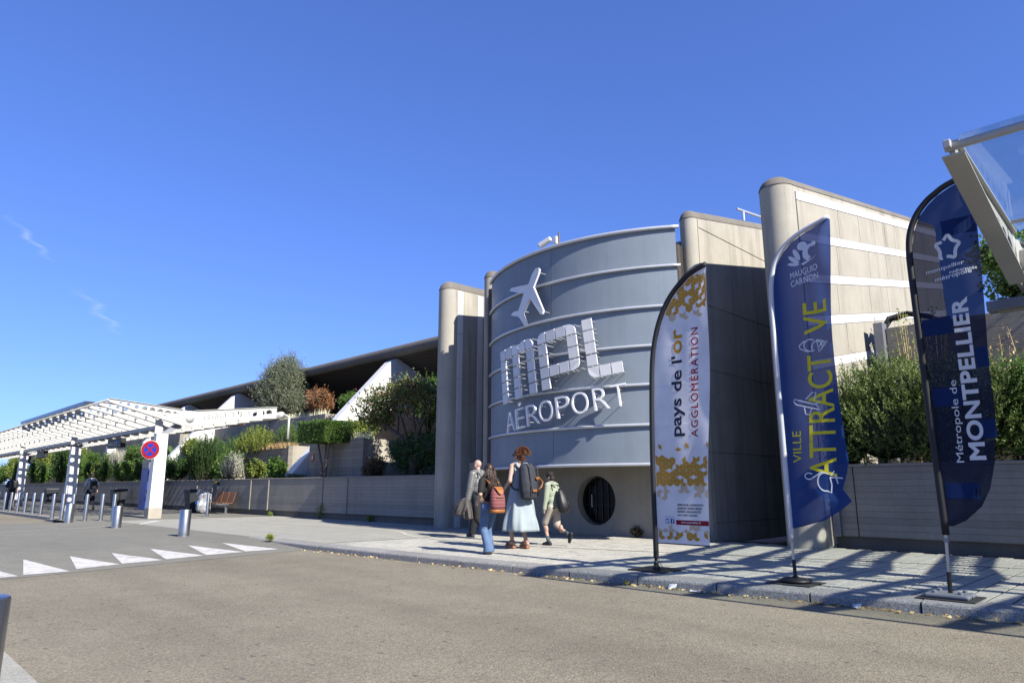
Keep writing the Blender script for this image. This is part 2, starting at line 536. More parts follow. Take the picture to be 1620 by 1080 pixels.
# far kerb along the bollards
fk = MB()
for k in range(60):
    a = -28.6-k; yy = 6.05 if k < 1 else 6.3
    fk.add([(a-.99, y, z) for y, z in ((yy,-.2),(yy,-.02),(yy+.03,.004),(yy+.28,.006),(yy+.28,-.2))]+[(a, y, z) for y, z in ((yy,-.2),(yy,-.02),(yy+.03,.004),(yy+.28,.006),(yy+.28,-.2))],
           [(0,1,6,5),(1,2,7,6),(2,3,8,7),(3,4,9,8)])
o = fk.build('far_kerb', m_kerbside); tag(o, kind='structure')

# painted marks
def sheet(name, pts, z, mat):
    zf = z if callable(z) else (lambda x, y: z)
    mb = MB(); mb.quad(*[(x, y, zf(x, y)) for x, y in pts])
    return tag(mb.build(name, mat), kind='structure')
def rampz(x, y):
    t = (RE(y)-x)/2.3
    return -.101+.101*max(0, min(1, t)) + .004
for (ax, ay), (bx, by), (cx, cy) in (((-13.12,2.45),(-11.49,2.17),(-11.53,2.73)),((-13.2,3.09),(-11.73,2.85),(-11.95,3.48)),((-13.36,3.74),(-11.99,3.52),(-12.15,4.18)),((-13.7,4.46),(-12.21,4.23),(-12.4,4.93)),
        ((-13.96,5.21),(-12.45,4.97),(-12.6,5.7)),((-14.13,5.93),(-12.65,5.75),(-12.72,6.44)),((-12.95,1.78),(-11.33,1.48),(-11.40,2.10)),((-12.8,1.1),(-11.18,.8),(-11.25,1.4))):
    mb = MB(); zf = lambda x, y: rampz(x, y)
    M_ = [((ax*(1-t)+bx*t), (ay*(1-t)+by*t)) for t in (0,.5,1)]; N_ = [((ax*(1-t)+cx*t), (ay*(1-t)+cy*t)) for t in (0,.5,1)]
    mb.quad(*[(x, y, zf(x, y)) for x, y in (M_[0], M_[1], N_[1])]); mb.quad(*[(x, y, zf(x, y)) for x, y in (M_[1], M_[2], N_[2], N_[1])])
    tag(mb.build('ramp_triangle', m_paint), kind='structure')
for k in range(4):
    yb = 5.2-.75*k
    mb = MB()
    zf = lambda x: -.102*max(0, min(1, (-25.6-x)/2.6))+.005
    mb.quad((-27.9,yb,zf(-27.9)),(-27.9,yb-.68,zf(-27.9)),(-25.9,yb-.1,zf(-25.9)))
    tag(mb.build('ramp_triangle', m_paint), kind='structure')
def painted_line(name, pts, w, z, mat):
    mb = MB(); n = len(pts)
    L = []
    for i in range(n):
        a = Vector(pts[max(0,i-1)]); b = Vector(pts[min(n-1,i+1)])
        t = (b-a).normalized(); nn = Vector((-t.y, t.x))*w/2
        p = Vector(pts[i]); L.append((p+nn, p-nn))
    for i in range(n-1):
        mb.quad((*L[i][0], z), (*L[i][1], z), (*L[i+1][1], z), (*L[i+1][0], z))
    return tag(mb.build(name, mat), kind='structure')
painted_line('guide_line', [(-27.5,10.2),(-25.2,10.25),(-21.6,10.42),(-18.4,10.5),(-15.6,10.6),(-14.8,10.55),(-14.1,10.3),(-13.2,9.8),(-12.4,9.5),(-11.6,9.42),(-8.95,9.62),(-5.9,10.5),(-3.7,11.2),(-1.9,11.65),(1.5,12.2)], .095, .0062, m_line)
painted_line('crossing_joint_line', [(-20.3,1.5),(-20.93,3.36),(-21.8,5.6),(-24.65,8.57),(-25.2,10.2)], .07, .0075, m_line)
sheet('white_pavement_mark', [(-23.2,7.2),(-22.3,6.9),(-24.2,8.1),(-24.9,8.2)], .0092, m_paint)

# ------------------------------------------------------------------ retaining walls and terraces
def board_wall(name, label, x0, x1, yf, ztop, joints, pil=True, mat=m_wall, thick=.28, zb=.0, plinth=.2):
    t = thing(name, label, 'wall', ((x0+x1)/2, yf+.1, 0))
    if plinth:
        MB().box(x0, x1, yf+.07, yf+thick, -.1, plinth+zb).build('plinth', m_plinth, t, world=True)
    xs = [x0]+joints+[x1]
    for a, b in zip(xs, xs[1:]):
        MB().box(a+.008, b-.008, yf, yf+thick, zb+plinth+.002, ztop-.05).build('panel', mat, t, world=True, bevel=.012)
    MB().box(x0, x1, yf-.012, yf+thick+.03, ztop-.05, ztop).build('coping', mat, t, world=True, bevel=.015)
    return t
wallL = board_wall('retaining_wall', 'long low board-marked concrete wall between the terraced shrubs and the footpath', -95, -15.3, 12.8, 1.44,
                   [-88,-80,-72,-64,-56,-48,-40.6,-33.84,-28.2,-26.5,-22.4,-20.76])
for xa, xb in ((-28.2,-28.05),(-26.56,-26.45),(-22.43,-22.28),(-20.85,-20.66),(-33.9,-33.78)):
    MB().box(xa, xb, 12.765, 12.80, .2, 1.38).build('rib', m_tier if xb < -26 else m_wall, wallL, world=True, bevel=.008)
wallR = board_wall('retaining_wall', 'shaded board-marked concrete wall under the rosemary on the right', -5.0, 9.0, 13.3, 1.48, [-4.55, 1.2, 5.2])
MB().box(-4.95,-4.82,13.2,13.299,.2,1.42).build('metal_strip', m_grey, wallR, world=True, bevel=.006)
tag(MB().box(-95,-15.3,13.08,14.2,.2,1.36).build('planting_bed', m_soil), kind='structure')
tag(MB().box(-4.95,9,13.58,16.0,.2,1.40).build('planting_bed', m_soil), kind='structure')

def planter(name, label, x0, x1, y0, y1, z0, z1, joints=(), mat=m_tier):
    t = thing(name, label, 'planter', ((x0+x1)/2, y0, z0))
    xs = [x0]+list(joints)+[x1]
    for a, b in zip(xs, xs[1:]):
        MB().box(a+.006, b-.006, y0, y0+.2, z0, z1).build('front_panel', mat, t, world=True, bevel=.012)
    MB().box(x1-.2, x1-.004, y0+.202, y1, z0, z1-.003).build('side_panel', m_base, t, world=True, bevel=.012)
    MB().box(x0+.05, x1-.202, y0+.202, y1-.003, z0, z1-.12).build('soil', m_soil, t, world=True)
    return t
planter('planter', 'concrete planter box behind the clipped flat-topped hedge', -25.65, -21.7, 14.0, 17.0, 1.0, 2.85, [-23.8])
planter('planter', 'concrete planter box with dry tan grass on top', -33.4, -29.55, 15.1, 18.0, 1.0, 2.97, [-31.4])
planter('planter', 'upper concrete planter holding the orange shrub', -35.6, -29.8, 17.0, 20.5, 2.5, 4.60, [-32.0])
planter('planter', 'long upper concrete planter wall behind the white canopy wing', -45.5, -35.75, 17.0, 20.5, 2.5, 4.62, [-42.6,-40.7,-38.2,-36.1])
planter('planter', 'far upper concrete planter behind the cycad', -58, -45.9, 16.0, 20.5, 2.5, 4.45, [-55,-52])
planter('planter', 'farthest upper concrete planter at the left end of the terrace', -90, -58.6, 16.2, 20.5, 2.5, 4.5, [-82,-74,-68])
planter('planter', 'concrete planter in the dark behind the red-leaved tree', -21.2, -14.7, 16.1, 20, 1.0, 3.0, [-18.5])
planter('planter', 'mid terrace planter wall left of the tan grass', -90, -33.9, 14.6, 16.5, 1.0, 2.55, [-80,-70,-62,-54,-47,-40])
tag(MB().box(-95,-15,14.25,21,.2,1.3).build('terrace_slope', m_soil), kind='structure')
pw = planter('planter', 'raised concrete planter wall above the rosemary on the right', -4.55, 10.0, 16.2, 20.0, 1.3, 4.50, [-1.0,2.5,6])
MB().box(-4.75,-4.56,16.05,16.35,1.3,4.62).build('metal_post', m_grey, pw, world=True, bevel=.01)
# black hose looped on the wall end
hp = thing('hose', 'black hose bent over the end of the raised planter wall', 'hose', (-4.5,16.4,4.5))
for k in range(3):
    MB().tube([(-4.62+.02*k,16.35,4.55),(-4.55,16.5+.1*k,4.78),(-4.2,16.6+.1*k,4.86),(-3.8,16.7+.1*k,4.74),(-3.5,16.7+.1*k,4.52)], .045, 8).build('loop', m_black, hp, world=True, smooth=True)

# ------------------------------------------------------------------ concrete fins and drum of the airport building
bld = thing('airport_building', 'concrete airport entrance building with tall rounded fins and curved blue-grey drum', 'building', (-9.9,13.0,0))
def fin(cx, cy, r, y1, ztop, slope, cap=.28, zlow=-.05):
    """wall with half-round nose, rising towards the back; returns body and cap"""
    seg = 14
    def outline(rr):
        pts = []
        for k in range(seg+1):
            a = math.pi + math.pi*k/seg
            pts.append((cx+rr*math.cos(a), cy+rr*math.sin(a)))
        return pts + [(cx+rr, y1), (cx-rr, y1)]
    zt = lambda y: ztop + slope*(max(y, cy)-cy)
    o = outline(r); n = len(o)
    b = MB()
    b.add([(x, y, zlow) for x, y in o] + [(x, y, zt(y)-cap) for x, y in o], [tuple(reversed(range(n)))]+[(k,(k+1)%n,(k+1)%n+n,k+n) for k in range(n)]+[tuple(range(n,2*n))])
    body = b.build('fin_wall', m_fin, bld, world=True); bpy_auto(body.data, 30)
    c = MB(); rings = []
    for q_ in range(6):
        a = q_/5*math.pi/2
        rings.append((r*.02 + r*.98*math.cos(a) + .012*(q_ < 1), -cap+.006 + (cap)*math.sin(a)))
    vs = []; fs = []
    rings.insert(0, (r+.010, -cap+.006))
    for rr, dz in rings:
        oo = outline(rr); vs += [(x, y, zt(y)+dz) for x, y in oo]
    for q_ in range(len(rings)-1):
        for k in range(n):
            k2 = (k+1) % n
            fs.append((q_*n+k, q_*n+k2, (q_+1)*n+k2, (q_+1)*n+k))
    fs.append(tuple((len(rings)-1)*n+k for k in range(n)))
    c.add(vs, fs)
    co = c.build('fin_cap', m_fincap, bld, world=True); bpy_auto(co.data, 35)
    return body
F3 = fin(-5.32, 12.91, .34, 24.0, 7.19, .197, .25)
F2 = fin(-7.42, 13.05, .20, 20.0, 7.16, .197, .22)
F1b = fin(-13.25, 12.45, .20, 20.0, 6.95, .12, .22)
F1 = fin(-14.95, 12.35, .30, 20.0, 6.98, .02, .28)
m_groove = plain('joint_shadow_gap', (.03,.027,.023), .95)
def groove(fx, y0, y1, z, slope=0, h=.022, name='joint'):
    b = MB(); b.add([(fx-.02,y0,z),(fx+.003,y0,z),(fx+.003,y1,z+slope*(y1-y0)),(fx-.02,y1,z+slope*(y1-y0)),
                     (fx-.02,y0,z+h),(fx+.003,y0,z+h),(fx+.003,y1,z+h+slope*(y1-y0)),(fx-.02,y1,z+h+slope*(y1-y0))],
                    [(3,2,1,0),(4,5,6,7),(0,1,5,4),(1,2,6,5),(2,3,7,6),(3,0,4,7)])
    b.build(name, m_groove, bld, world=True)
# fin 2 carries large cast panels with recessed joints
zs = [-.04, .35, 1.78, 3.52, 4.97, 6.72]
for a, b in zip(zs, zs[1:]):
    MB().box(-7.22, -7.205, 13.06, 19.9, a+.016, b-.016).build('panel', m_fin, bld, world=True, bevel=.004)
t2 = MB(); zt = lambda y: 7.16-.22-.02+.197*(y-13.05)
t2.add([(-7.22,13.06,6.736),(-7.205,13.06,6.736),(-7.205,19.9,6.736),(-7.22,19.9,6.736),(-7.22,13.06,zt(13.06)),(-7.205,13.06,zt(13.06)),(-7.205,19.9,zt(19.9)),(-7.22,19.9,zt(19.9))],
       [(3,2,1,0),(4,5,6,7),(0,1,5,4),(1,2,6,5),(2,3,7,6),(3,0,4,7)])
t2.build('panel', m_fin, bld, world=True)
# fin 3: rising courses of concrete panels between white bands
def course(fx, y0, y1, za, zb, mat, name, depth=.022):
    s_ = .197
    f = lambda y, z: z + s_*(y-12.91)
    b = MB(); vs = []
    for z in (za, zb):
        for x, y in ((fx, y0), (fx+depth, y0), (fx+depth, y1), (fx, y1)):
            vs.append((x, y, f(y, z)))
    b.add(vs, [(3,2,1,0),(4,5,6,7),(0,1,5,4),(1,2,6,5),(2,3,7,6),(3,0,4,7)])
    return b.build(name, mat, bld, world=True, bevel=.004)
bandlow = [6.64-.857*k for k in range(8)]
fx3 = -4.98
for k, zl in enumerate(bandlow):
    ys = [12.93, 15.2, 17.4, 19.6, 21.8, 23.9]
    for a, b in zip(ys, ys[1:]):
        course(fx3, a+.004, b-.004, zl, zl+.185, m_band, 'white_band', .034)
    off = [0, .9, .3, 1.2, .1, .7, .2, .5][k]
    js = [12.93]; y = 14.6+off*.35+(.0 if k else .6)
    steps = [1.35,1.1,.9,.8,1.4,1.9,1.2] if k == 0 else [2.1-.0*k, 1.35, 1.6, 2.2, 1.8]
    for st in steps*2:
        if y > 23.5: break
        js.append(y); y += st
    js.append(23.9)
    for a, b in zip(js, js[1:]):
        course(fx3, a+.010, b-.010, zl-.672+.008, zl-.008, m_panel, 'panel', .024)
# fin 1: two vertical white strips and a joint on its flat side
for a, b in ((12.42,12.62),(13.2,13.4)):
    zs_ = [-.04,1.1,2.55,4.1,5.4,6.68]
    for z0, z1 in zip(zs_, zs_[1:]):
        MB().box(-14.65,-14.63,a,b,z0+.006,z1-.006).build('white_strip', m_band, bld, world=True, bevel=.003)
for a, b in ((12.36,12.42),(12.62,13.2),(13.4,14.9)):
    for z0, z1 in ((-.04,1.7),(1.7,3.45),(3.45,6.68)):
        MB().box(-14.65,-14.64,a+.004,b-.004,z0+.008,z1-.008).build('panel', m_fin, bld, world=True, bevel=.003)
# base wall with round window
DC = (-9.9, 15.85); DR = 4.8
WX, WZ, WR = -10.14, .775, .56
MB().plate([(-14.6,-.05),(-7.6,-.05),(-7.6,1.75),(-14.6,1.75)], [circle(WX, WZ, WR, 40)], lambda x, z: (x, 12.9, z), lambda x, z: (x, 13.3, z)).build('base_wall', m_base, bld, world=True, auto=30)
m_brz = plain('bronze_bar', (.05,.042,.03), .5)
win = MB().tube([(WX+.0,13.16,WZ),(WX,13.22,WZ)], WR-.005, 40).build('round_window', m_darkglass, bld, world=True)
fr = MB()
fr.add([(WX+rr*math.cos(2*math.pi*k/40), yy, WZ+rr*math.sin(2*math.pi*k/40)) for rr, yy in ((WR-.004,13.10),(WR-.05,13.10),(WR-.05,13.159)) for k in range(40)],
       [(j*40+k, j*40+(k+1)%40, (j+1)*40+(k+1)%40, (j+1)*40+k) for j in range(2) for k in range(40)])
fr.build('window_frame', m_black, win, world=True)
for dx in (-.36,-.18,0,.18,.36):
    h = math.sqrt((WR-.05)**2-dx**2)
    MB().box(WX+dx-.008, WX+dx+.008, 13.13, 13.145, WZ-h, WZ+h).build('window_bar', m_brz, win, world=True)
MB().box(WX-.5, WX+.5, 13.12, 13.13, WZ-.105, WZ-.115).build('window_bar', m_brz, win, world=True)
MB().tube([(WX-.28,13.105,WZ+.13),(WX-.28,13.105,WZ-.16)], .012, 8).build('window_handle', m_steel, win, world=True)
# curved cladding panels
def dpt(s, z, Rr=DR):
    a = s/DR if Rr == DR else s/Rr
    return (DC[0]+Rr*math.sin(a), DC[1]-Rr*math.cos(a), z)
railz = [1.51, 2.285, 3.09, 3.885, 4.70, 5.55, 6.39]
def curved(s0, s1, z0, z1, Ra, Rb, n=16):
    b = MB(); vs = []
    for k in range(n+1):
        a = (s0+(s1-s0)*k/n)/DR
        for Rr in (Ra, Rb):
            for z in (z0, z1):
                vs.append((DC[0]+Rr*math.sin(a), DC[1]-Rr*math.cos(a), z))
    fs = []
    for k in range(n):
        i = k*4; j = i+4
        fs += [(i+2,i+3,j+3,j+2),(i,j,j+1,i+1),(i+1,j+1,j+3,i+3),(i,i+2,j+2,j)]
    fs += [(0,1,3,2),(n*4,n*4+2,n*4+3,n*4+1)]
    return b.add(vs, fs)
SL, SR, SM = -3.03, 2.97, .10
for z0, z1 in zip(railz, railz[1:]):
    for a, b in ((SL, SM-.005), (SM+.005, SR)):
        o = curved(a, b, z0+.012, z1-.012, DR-.12, DR, 18).build('cladding_panel', m_drum, bld, world=True); bpy_auto(o.data, 30)
curved(SL+.02, SR-.02, railz[0]-.02, railz[-1], DR-.5, DR-.125, 24).build('drum_backing', m_base, bld, world=True)
for i, z in enumerate(railz):
    p = [dpt(s, z, DR+.035) for s in np.linspace((SL-.05)*(DR+.035)/DR, (SR+.07)*(DR+.035)/DR, 40)]
    MB().tube(p, .032 if i < 6 else .04, 8).build('curved_rail', m_rail, bld, world=True, smooth=True)
MB().box(-7.62,-7.5,11.9,13.0,1.53,6.3).build('drum_light_block', m_soffit, bld, world=True)  # added board stops sun leaking behind the drum; dark like an open gap
MB().box(-13.0,-12.55,12.1,13.0,1.53,6.3).build('drum_light_block', m_soffit, bld, world=True)  # same added light block at the left end
MB().box(-12.6,-7.65,13.0,13.9,1.76,6.5).build('drum_core', m_base, bld, world=True)
MB().tube([(-7.3,15.55,7.62),(-7.3,15.55,7.86)], .03, 8).build('roof_rail_post', m_rail, bld, world=True)
MB().tube([(-7.3,15.2,7.84),(-7.3,16.6,8.02),(-7.3,18.6,8.4)], .03, 8).build('roof_rail', m_rail, bld, world=True)
MB().box(-7.22,-5.66,19.0,19.4,0,6.0).build('back_wall', m_fin, bld, world=True)
# ------------------------------------------------------------------ sign on the drum
sign = thing('airport_sign', 'raised metal lettering and airplane emblem on the curved drum', 'sign', (-9.9,10.8,2.4))
LR = DR+.25
CA, SA = math.cos(R(7.0)), math.sin(R(7.0))
def lp(u, w, d=0.0):
    """logo plane (tilted 7 degrees) onto the drum"""
    s = u*CA - w*SA; z = u*SA + w*CA
    a = s/LR
    rr = LR + d
    return (DC[0]+rr*math.sin(a), DC[1]-rr*math.cos(a), z)
def rounded(u0, u1, w0, w1, corners, r=.17):
    """outline counter-clockwise, corners = subset of bl br tr tl"""
    P = []
    def cor(cx, cy, a0, name, px, py):
        if name in corners:
            for k in range(7):
                a = a0+math.pi/2*k/6
                P.append((cx+r*math.cos(a), cy+r*math.sin(a)))
        else: P.append((px, py))
    cor(u0+r, w0+r, math.pi, 'bl', u0, w0)
    cor(u1-r, w0+r, -math.pi/2, 'br', u1, w0)
    cor(u1-r, w1-r, 0, 'tr', u1, w1)
    cor(u0+r, w1-r, math.pi/2, 'tl', u0, w1)
    return P
PR, PC, WB = .258, .255, 3.055
letters = {
 'M': (-.985, .255, [(0,0,''),(1,0,''),(2,0,'tr'),(3,0,'tl'),(4,0,'tr')]+[(c,r_,'') for c in (0,2,4) for r_ in (1,2,3,4)]),
 'P': (.415, .262, [(0,0,'tl'),(1,0,''),(2,0,''),(3,0,'tr')]+[(c,r_,'') for c in (0,3) for r_ in (1,2)]+[(0,3,''),(1,3,''),(2,3,''),(3,3,'br'),(0,4,'')]),
 'L': (1.60, .255, [(0,r_,'') for r_ in range(4)]+[(0,4,'bl'),(1,4,''),(2,4,'')]),
}
for ch, (u0, pc, cells) in letters.items():
    root = None
    pins = MB()
    lo = bpy.data.objects.new('letter', None); lo.empty_display_size = .1; link(lo, sign)
    lo['label'] = 'large tiled metal letter ' + ch
    for c, r_, cor in cells:
        a = u0+c*pc+.016; b = u0+(c+1)*pc-.016
        w1 = WB+(5-r_)*PR-.016; w0 = WB+(4-r_)*PR+.016
        poly = rounded(a, b, w0, w1, cor.split())
        t = MB().plate(poly, [], lambda u, w: lp(u, w, 0), lambda u, w: lp(u, w, .035)).build('letter_tile', m_tile, lo, world=True)
        t.data.materials.append(m_tileedge)
        for p in t.data.polygons:
            if p.area < .012: p.material_index = 1
        for (pu, pw_) in ((a+.03, w0+.03), (b-.03, w0+.03), (a+.03, w1-.03), (b-.03, w1-.03)):
            pins.tube([lp(pu, pw_, 0), lp(pu, pw_, -.25)], .007, 5)
    pins.build('standoff_pins', m_rail, lo, world=True)

def fatten(bm, off):
    """move the outline of a flat mesh outwards by off (mitred)"""
    nrm = {}
    for e in bm.edges:
        if len(e.link_faces) != 1: continue
        a, b = e.verts; d = (b.co-a.co).normalized(); n = Vector((d.y, -d.x, 0))
        c = e.link_faces[0].calc_center_median()
        if n.dot(c-a.co) > 0: n = -n
        for v in e.verts: nrm.setdefault(v, []).append(n)
    mv = {}
    for v, L in nrm.items():
        s = Vector((0,0,0))
        for n in L: s += n
        if s.length < 1e-6: continue
        m = s.normalized(); k = max(.45, m.dot(L[0])); mv[v] = m*off/k
    for v, d in mv.items(): v.co += d
def text_bm(s, bold=0.0, space=1.0):
    cu = bpy.data.curves.new('txt', 'FONT'); cu.body = s; cu.size = 1; cu.resolution_u = 5
    cu.space_character = space
    ob = bpy.data.objects.new('txt', cu); COL.objects.link(ob)
    bpy.context.view_layer.update()
    dg = bpy.context.evaluated_depsgraph_get()
    me = bpy.data.meshes.new_from_object(ob.evaluated_get(dg))
    bpy.data.objects.remove(ob); bpy.data.curves.remove(cu)
    bm = bmesh.new(); bm.from_mesh(me); bpy.data.meshes.remove(me)
    bmesh.ops.remove_doubles(bm, verts=bm.verts, dist=1e-5)
    if bold: fatten(bm, bold)
    xs = [v.co.x for v in bm.verts]; ys = [v.co.y for v in bm.verts]
    x0, x1, y0, y1 = min(xs), max(xs), min(ys), max(ys)
    for v in bm.verts:
        v.co.x = (v.co.x-x0)/(x1-x0); v.co.y = (v.co.y-y0)/(y1-y0); v.co.z = 0
    bmesh.ops.remove_doubles(bm, verts=bm.verts, dist=1e-5)
    return bm

def slice_bm(bm, nx=6, ny=3):
    for n, ax in ((nx, Vector((1,0,0))), (ny, Vector((0,1,0)))):
        for k in range(1, n):
            bmesh.ops.bisect_plane(bm, geom=list(bm.verts)+list(bm.edges)+list(bm.faces), plane_co=ax*(k/n), plane_no=ax)

def bm_build(bm, name, mat, parent, fmap, world=True, extrude=None):
    """fmap(x, y) -> 3D ; extrude = second map for the back side"""
    if extrude:
        top = [f for f in bm.faces]
        r = bmesh.ops.extrude_face_region(bm, geom=top)
        newv = set(v for v in r['geom'] if isinstance(v, bmesh.types.BMVert))
        for v in bm.verts:
            x, y = v.co.x, v.co.y
            v.co = Vector(fmap(x, y)) if v in newv else Vector(extrude(x, y))
    else:
        for v in bm.verts: v.co = Vector(fmap(v.co.x, v.co.y))
    p = parent
    if world:
        while p.parent is not None: p = p.parent
        for v in bm.verts: v.co -= ORG[p.name]
    bmesh.ops.recalc_face_normals(bm, faces=bm.faces)
    me = bpy.data.meshes.new(name); bm.to_mesh(me); bm.free(); me.materials.append(mat)
    return link(bpy.data.objects.new(name, me), parent)

for ch, a, b in (('A',-.905,-.575),('É',-.515,-.208),('R',-.133,.26),('O',.258,.647),('P',.734,1.074),('O',1.127,1.515),('R',1.631,1.96),('T',2.02,2.344)):
    bm = text_bm(ch, -.017)
    hi = 2.85 if ch != 'É' else 2.985
    f0 = lambda x, y, a=a, b=b, hi=hi: lp(a+(b-a)*x, 2.40+(hi-2.40)*y, .03)
    f1 = lambda x, y, a=a, b=b, hi=hi: lp(a+(b-a)*x, 2.40+(hi-2.40)*y, -.02)
    o = bm_build(bm, 'letter', m_tileedge, sign, f0, extrude=f1)
    p = MB()
    for k in (.2, .8):
        p.tube([lp(a+(b-a)*(.1 if ch != 'T' else .5), 2.40+.45*k, 0), lp(a+(b-a)*(.1 if ch != 'T' else .5), 2.40+.45*k, -.25)], .007, 5)
    p.build('standoff_pins', m_rail, o, world=True)
plane = [(-0.051,5.889),(-0.005,5.85),(-0.034,5.747),(-0.195,5.476),(0.095,4.882),(0.077,4.805),(0.015,4.798),(-0.312,5.238),(-0.555,4.926),(-0.442,4.685),(-0.467,4.614),(-0.523,4.66),(-0.701,4.878),(-1.017,4.98),(-0.91,5.007+.03),(-0.713,5.03),(-0.519,5.388),(-0.779,5.475),(-1.067,5.579),(-1.002,5.634),(-0.356,5.573),(-0.238,5.781),(-0.124,5.892)]
def cp(s, z, d):
    a = s/LR; return (DC[0]+(LR+d)*math.sin(a), DC[1]-(LR+d)*math.cos(a), z)
e = MB().plate(plane, [], lambda s, z: cp(s, z, -.02), lambda s, z: cp(s, z, .03)).build('airplane_emblem', m_tileedge, sign, world=True)
p = MB()
for s, z in ((-.08,5.8),(.03,4.88),(-.95,5.57),(-.6,5.0),(-.3,5.4)):
    p.tube([cp(s, z, 0), cp(s, z, -.25)], .008, 5)
p.build('standoff_pins', m_rail, e, world=True)

# security camera on the drum edge
sc_ = thing('security_camera', 'white security camera on a short post above the drum edge', 'camera', (-9.72,11.2,6.42))
MB().tube([(-9.68,11.2,6.40),(-9.68,11.2,6.78)], .018, 8).build('post', m_plinth, sc_, world=True)
MB().box(-9.80,-9.70,11.12,11.24,6.50,6.68).build('bracket', m_white, sc_, world=True, bevel=.015)
b = MB(); b.obox((-10.0,11.08,6.585), Vector((-.15,-.03,-.055)), Vector((.012,-.055,0)), Vector((-.018,0,.05))); b.build('housing', m_white, sc_, world=True, bevel=.012)
MB().tube([(-10.15,11.05,6.53),(-10.165,11.047,6.525)], .032, 10).build('lens', m_black, sc_, world=True)

# ------------------------------------------------------------------ terminal roof with white inclined legs behind the terraces
term = thing('terminal_building', 'long low terminal with tubular grey roof edge and white slanted legs', 'building', (-55,20,0))
MB().tube([(x,18.3,7.27) for x in np.linspace(-130,-13.6,30)], .27, 14).build('roof_edge', m_roof, term, world=True, smooth=True)
MB().add([(-130,18.25,7.45),(-13.6,18.25,7.45),(-13.6,34,8.2),(-130,34,8.2),(-130,18.3,7.1),(-13.6,18.3,7.1),(-13.6,23.5,4.6),(-130,23.5,4.6)],
         [(0,1,2,3)]).build('roof', m_roof, term, world=True)
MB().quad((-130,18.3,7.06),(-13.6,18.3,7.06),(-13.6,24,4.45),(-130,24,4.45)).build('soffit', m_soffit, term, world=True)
MB().box(-130,-13.6,24.0,24.3,0,4.6).build('back_wall', m_plinth, term, world=True)
for lx in (-18.0,-26.0,-43.0,-51.4,-59.8,-68.2):
    top = [(13.2,1.3) if -45 < lx < -20 else ((15.2,3.4) if lx > -20 else (15.6,4.1)),(15.67,4.22),(18.1,6.84),(18.45,7.02),(18.9,6.85),(19.6,6.5),(21.2,5.8)]
    out = [(y, z) for y, z in top] + [(21.2,1.2),(top[0][0],1.2)]
    o = MB().plate(out, [], lambda y, z, lx=lx: (lx-.55, y, z), lambda y, z, lx=lx: (lx, y, z)).build('slanted_leg', m_white, term, world=True, bevel=.10)

# ------------------------------------------------------------------ steel and glass canopies
FW_T = [(6.80,4.10),(9.30,3.82)]; 
def rafter_mesh():
    b = MB()
    out = [(6.80,3.99),(9.30,3.33),(9.62,3.28),(9.9,3.36),(11.2,3.66),(12.95,3.86),(12.95,4.30),(9.72,3.90),(9.55,3.86),(9.30,3.90),(6.80,4.10)]
    holes = []
    for k in range(8):
        y = 9.02-.265*k
        t = (9.3-y)/2.5
        zc = (3.33+.66*t + 3.90+.20*t)/2
        holes.append(circle(y, zc, .135*(1-t)+.022, 12))
    for k in range(9):
        y = 10.15+.31*k
        zt_ = 3.90+(y-9.72)*.124; zb_ = lerp_table([(9.9,3.36),(11.2,3.66),(12.95,3.86)], y)
        holes.append(circle(y, (zt_+zb_)/2, min(.12, (zt_-zb_)*.30), 12))
    b.plate(out, holes, lambda y, z: (-.018, y, z), lambda y, z: (.018, y, z))
    return b
def flange(b, pts, w, th):
    for (y0, z0), (y1, z1) in zip(pts, pts[1:]):
        b.add([(-w,y0,z0),(w,y0,z0),(w,y1,z1),(-w,y1,z1),(-w,y0,z0+th),(w,y0,z0+th),(w,y1,z1+th),(-w,y1,z1+th)],
              [(3,2,1,0),(4,5,6,7),(0,1,5,4),(1,2,6,5),(2,3,7,6),(3,0,4,7)])
    return b
raf = rafter_mesh()
flange(raf, [(6.80,3.972),(9.30,3.312)], .088, .018)
flange(raf, [(9.9,3.342),(11.2,3.642),(12.95,3.842)], .06, .018)
flange(raf, [(6.80,4.101),(9.29,3.901)], .06, .016)
flange(raf, [(9.74,3.901),(12.95,4.301)], .06, .016)
raf_me = raf.mesh('rafter'); raf_me.materials.append(m_wsteel)
hub_me = MB().tube([(-.03,9.55,3.60),(.03,9.55,3.60)], .29, 24).mesh('hub_disc'); hub_me.materials.append(m_wsteel)
gl = MB().add([(.06,6.78,4.135),(1.19,6.78,4.135),(1.19,9.28,3.94),(.06,9.28,3.94),(.06,6.78,4.147),(1.19,6.78,4.147),(1.19,9.28,3.952),(.06,9.28,3.952)],
         [(3,2,1,0),(4,5,6,7),(0,1,5,4),(1,2,6,5),(2,3,7,6),(3,0,4,7)])
glf_me = gl.mesh('glass_panel'); glf_me.materials.append(m_glass)
gl = MB().add([(.06,9.76,3.945),(1.19,9.76,3.945),(1.19,12.93,4.34),(.06,12.93,4.34),(.06,9.76,3.957),(1.19,9.76,3.957),(1.19,12.93,4.352),(.06,12.93,4.352)],
         [(3,2,1,0),(4,5,6,7),(0,1,5,4),(1,2,6,5),(2,3,7,6),(3,0,4,7)])
glb_me = gl.mesh('glass_panel'); glb_me.materials.append(m_glass)
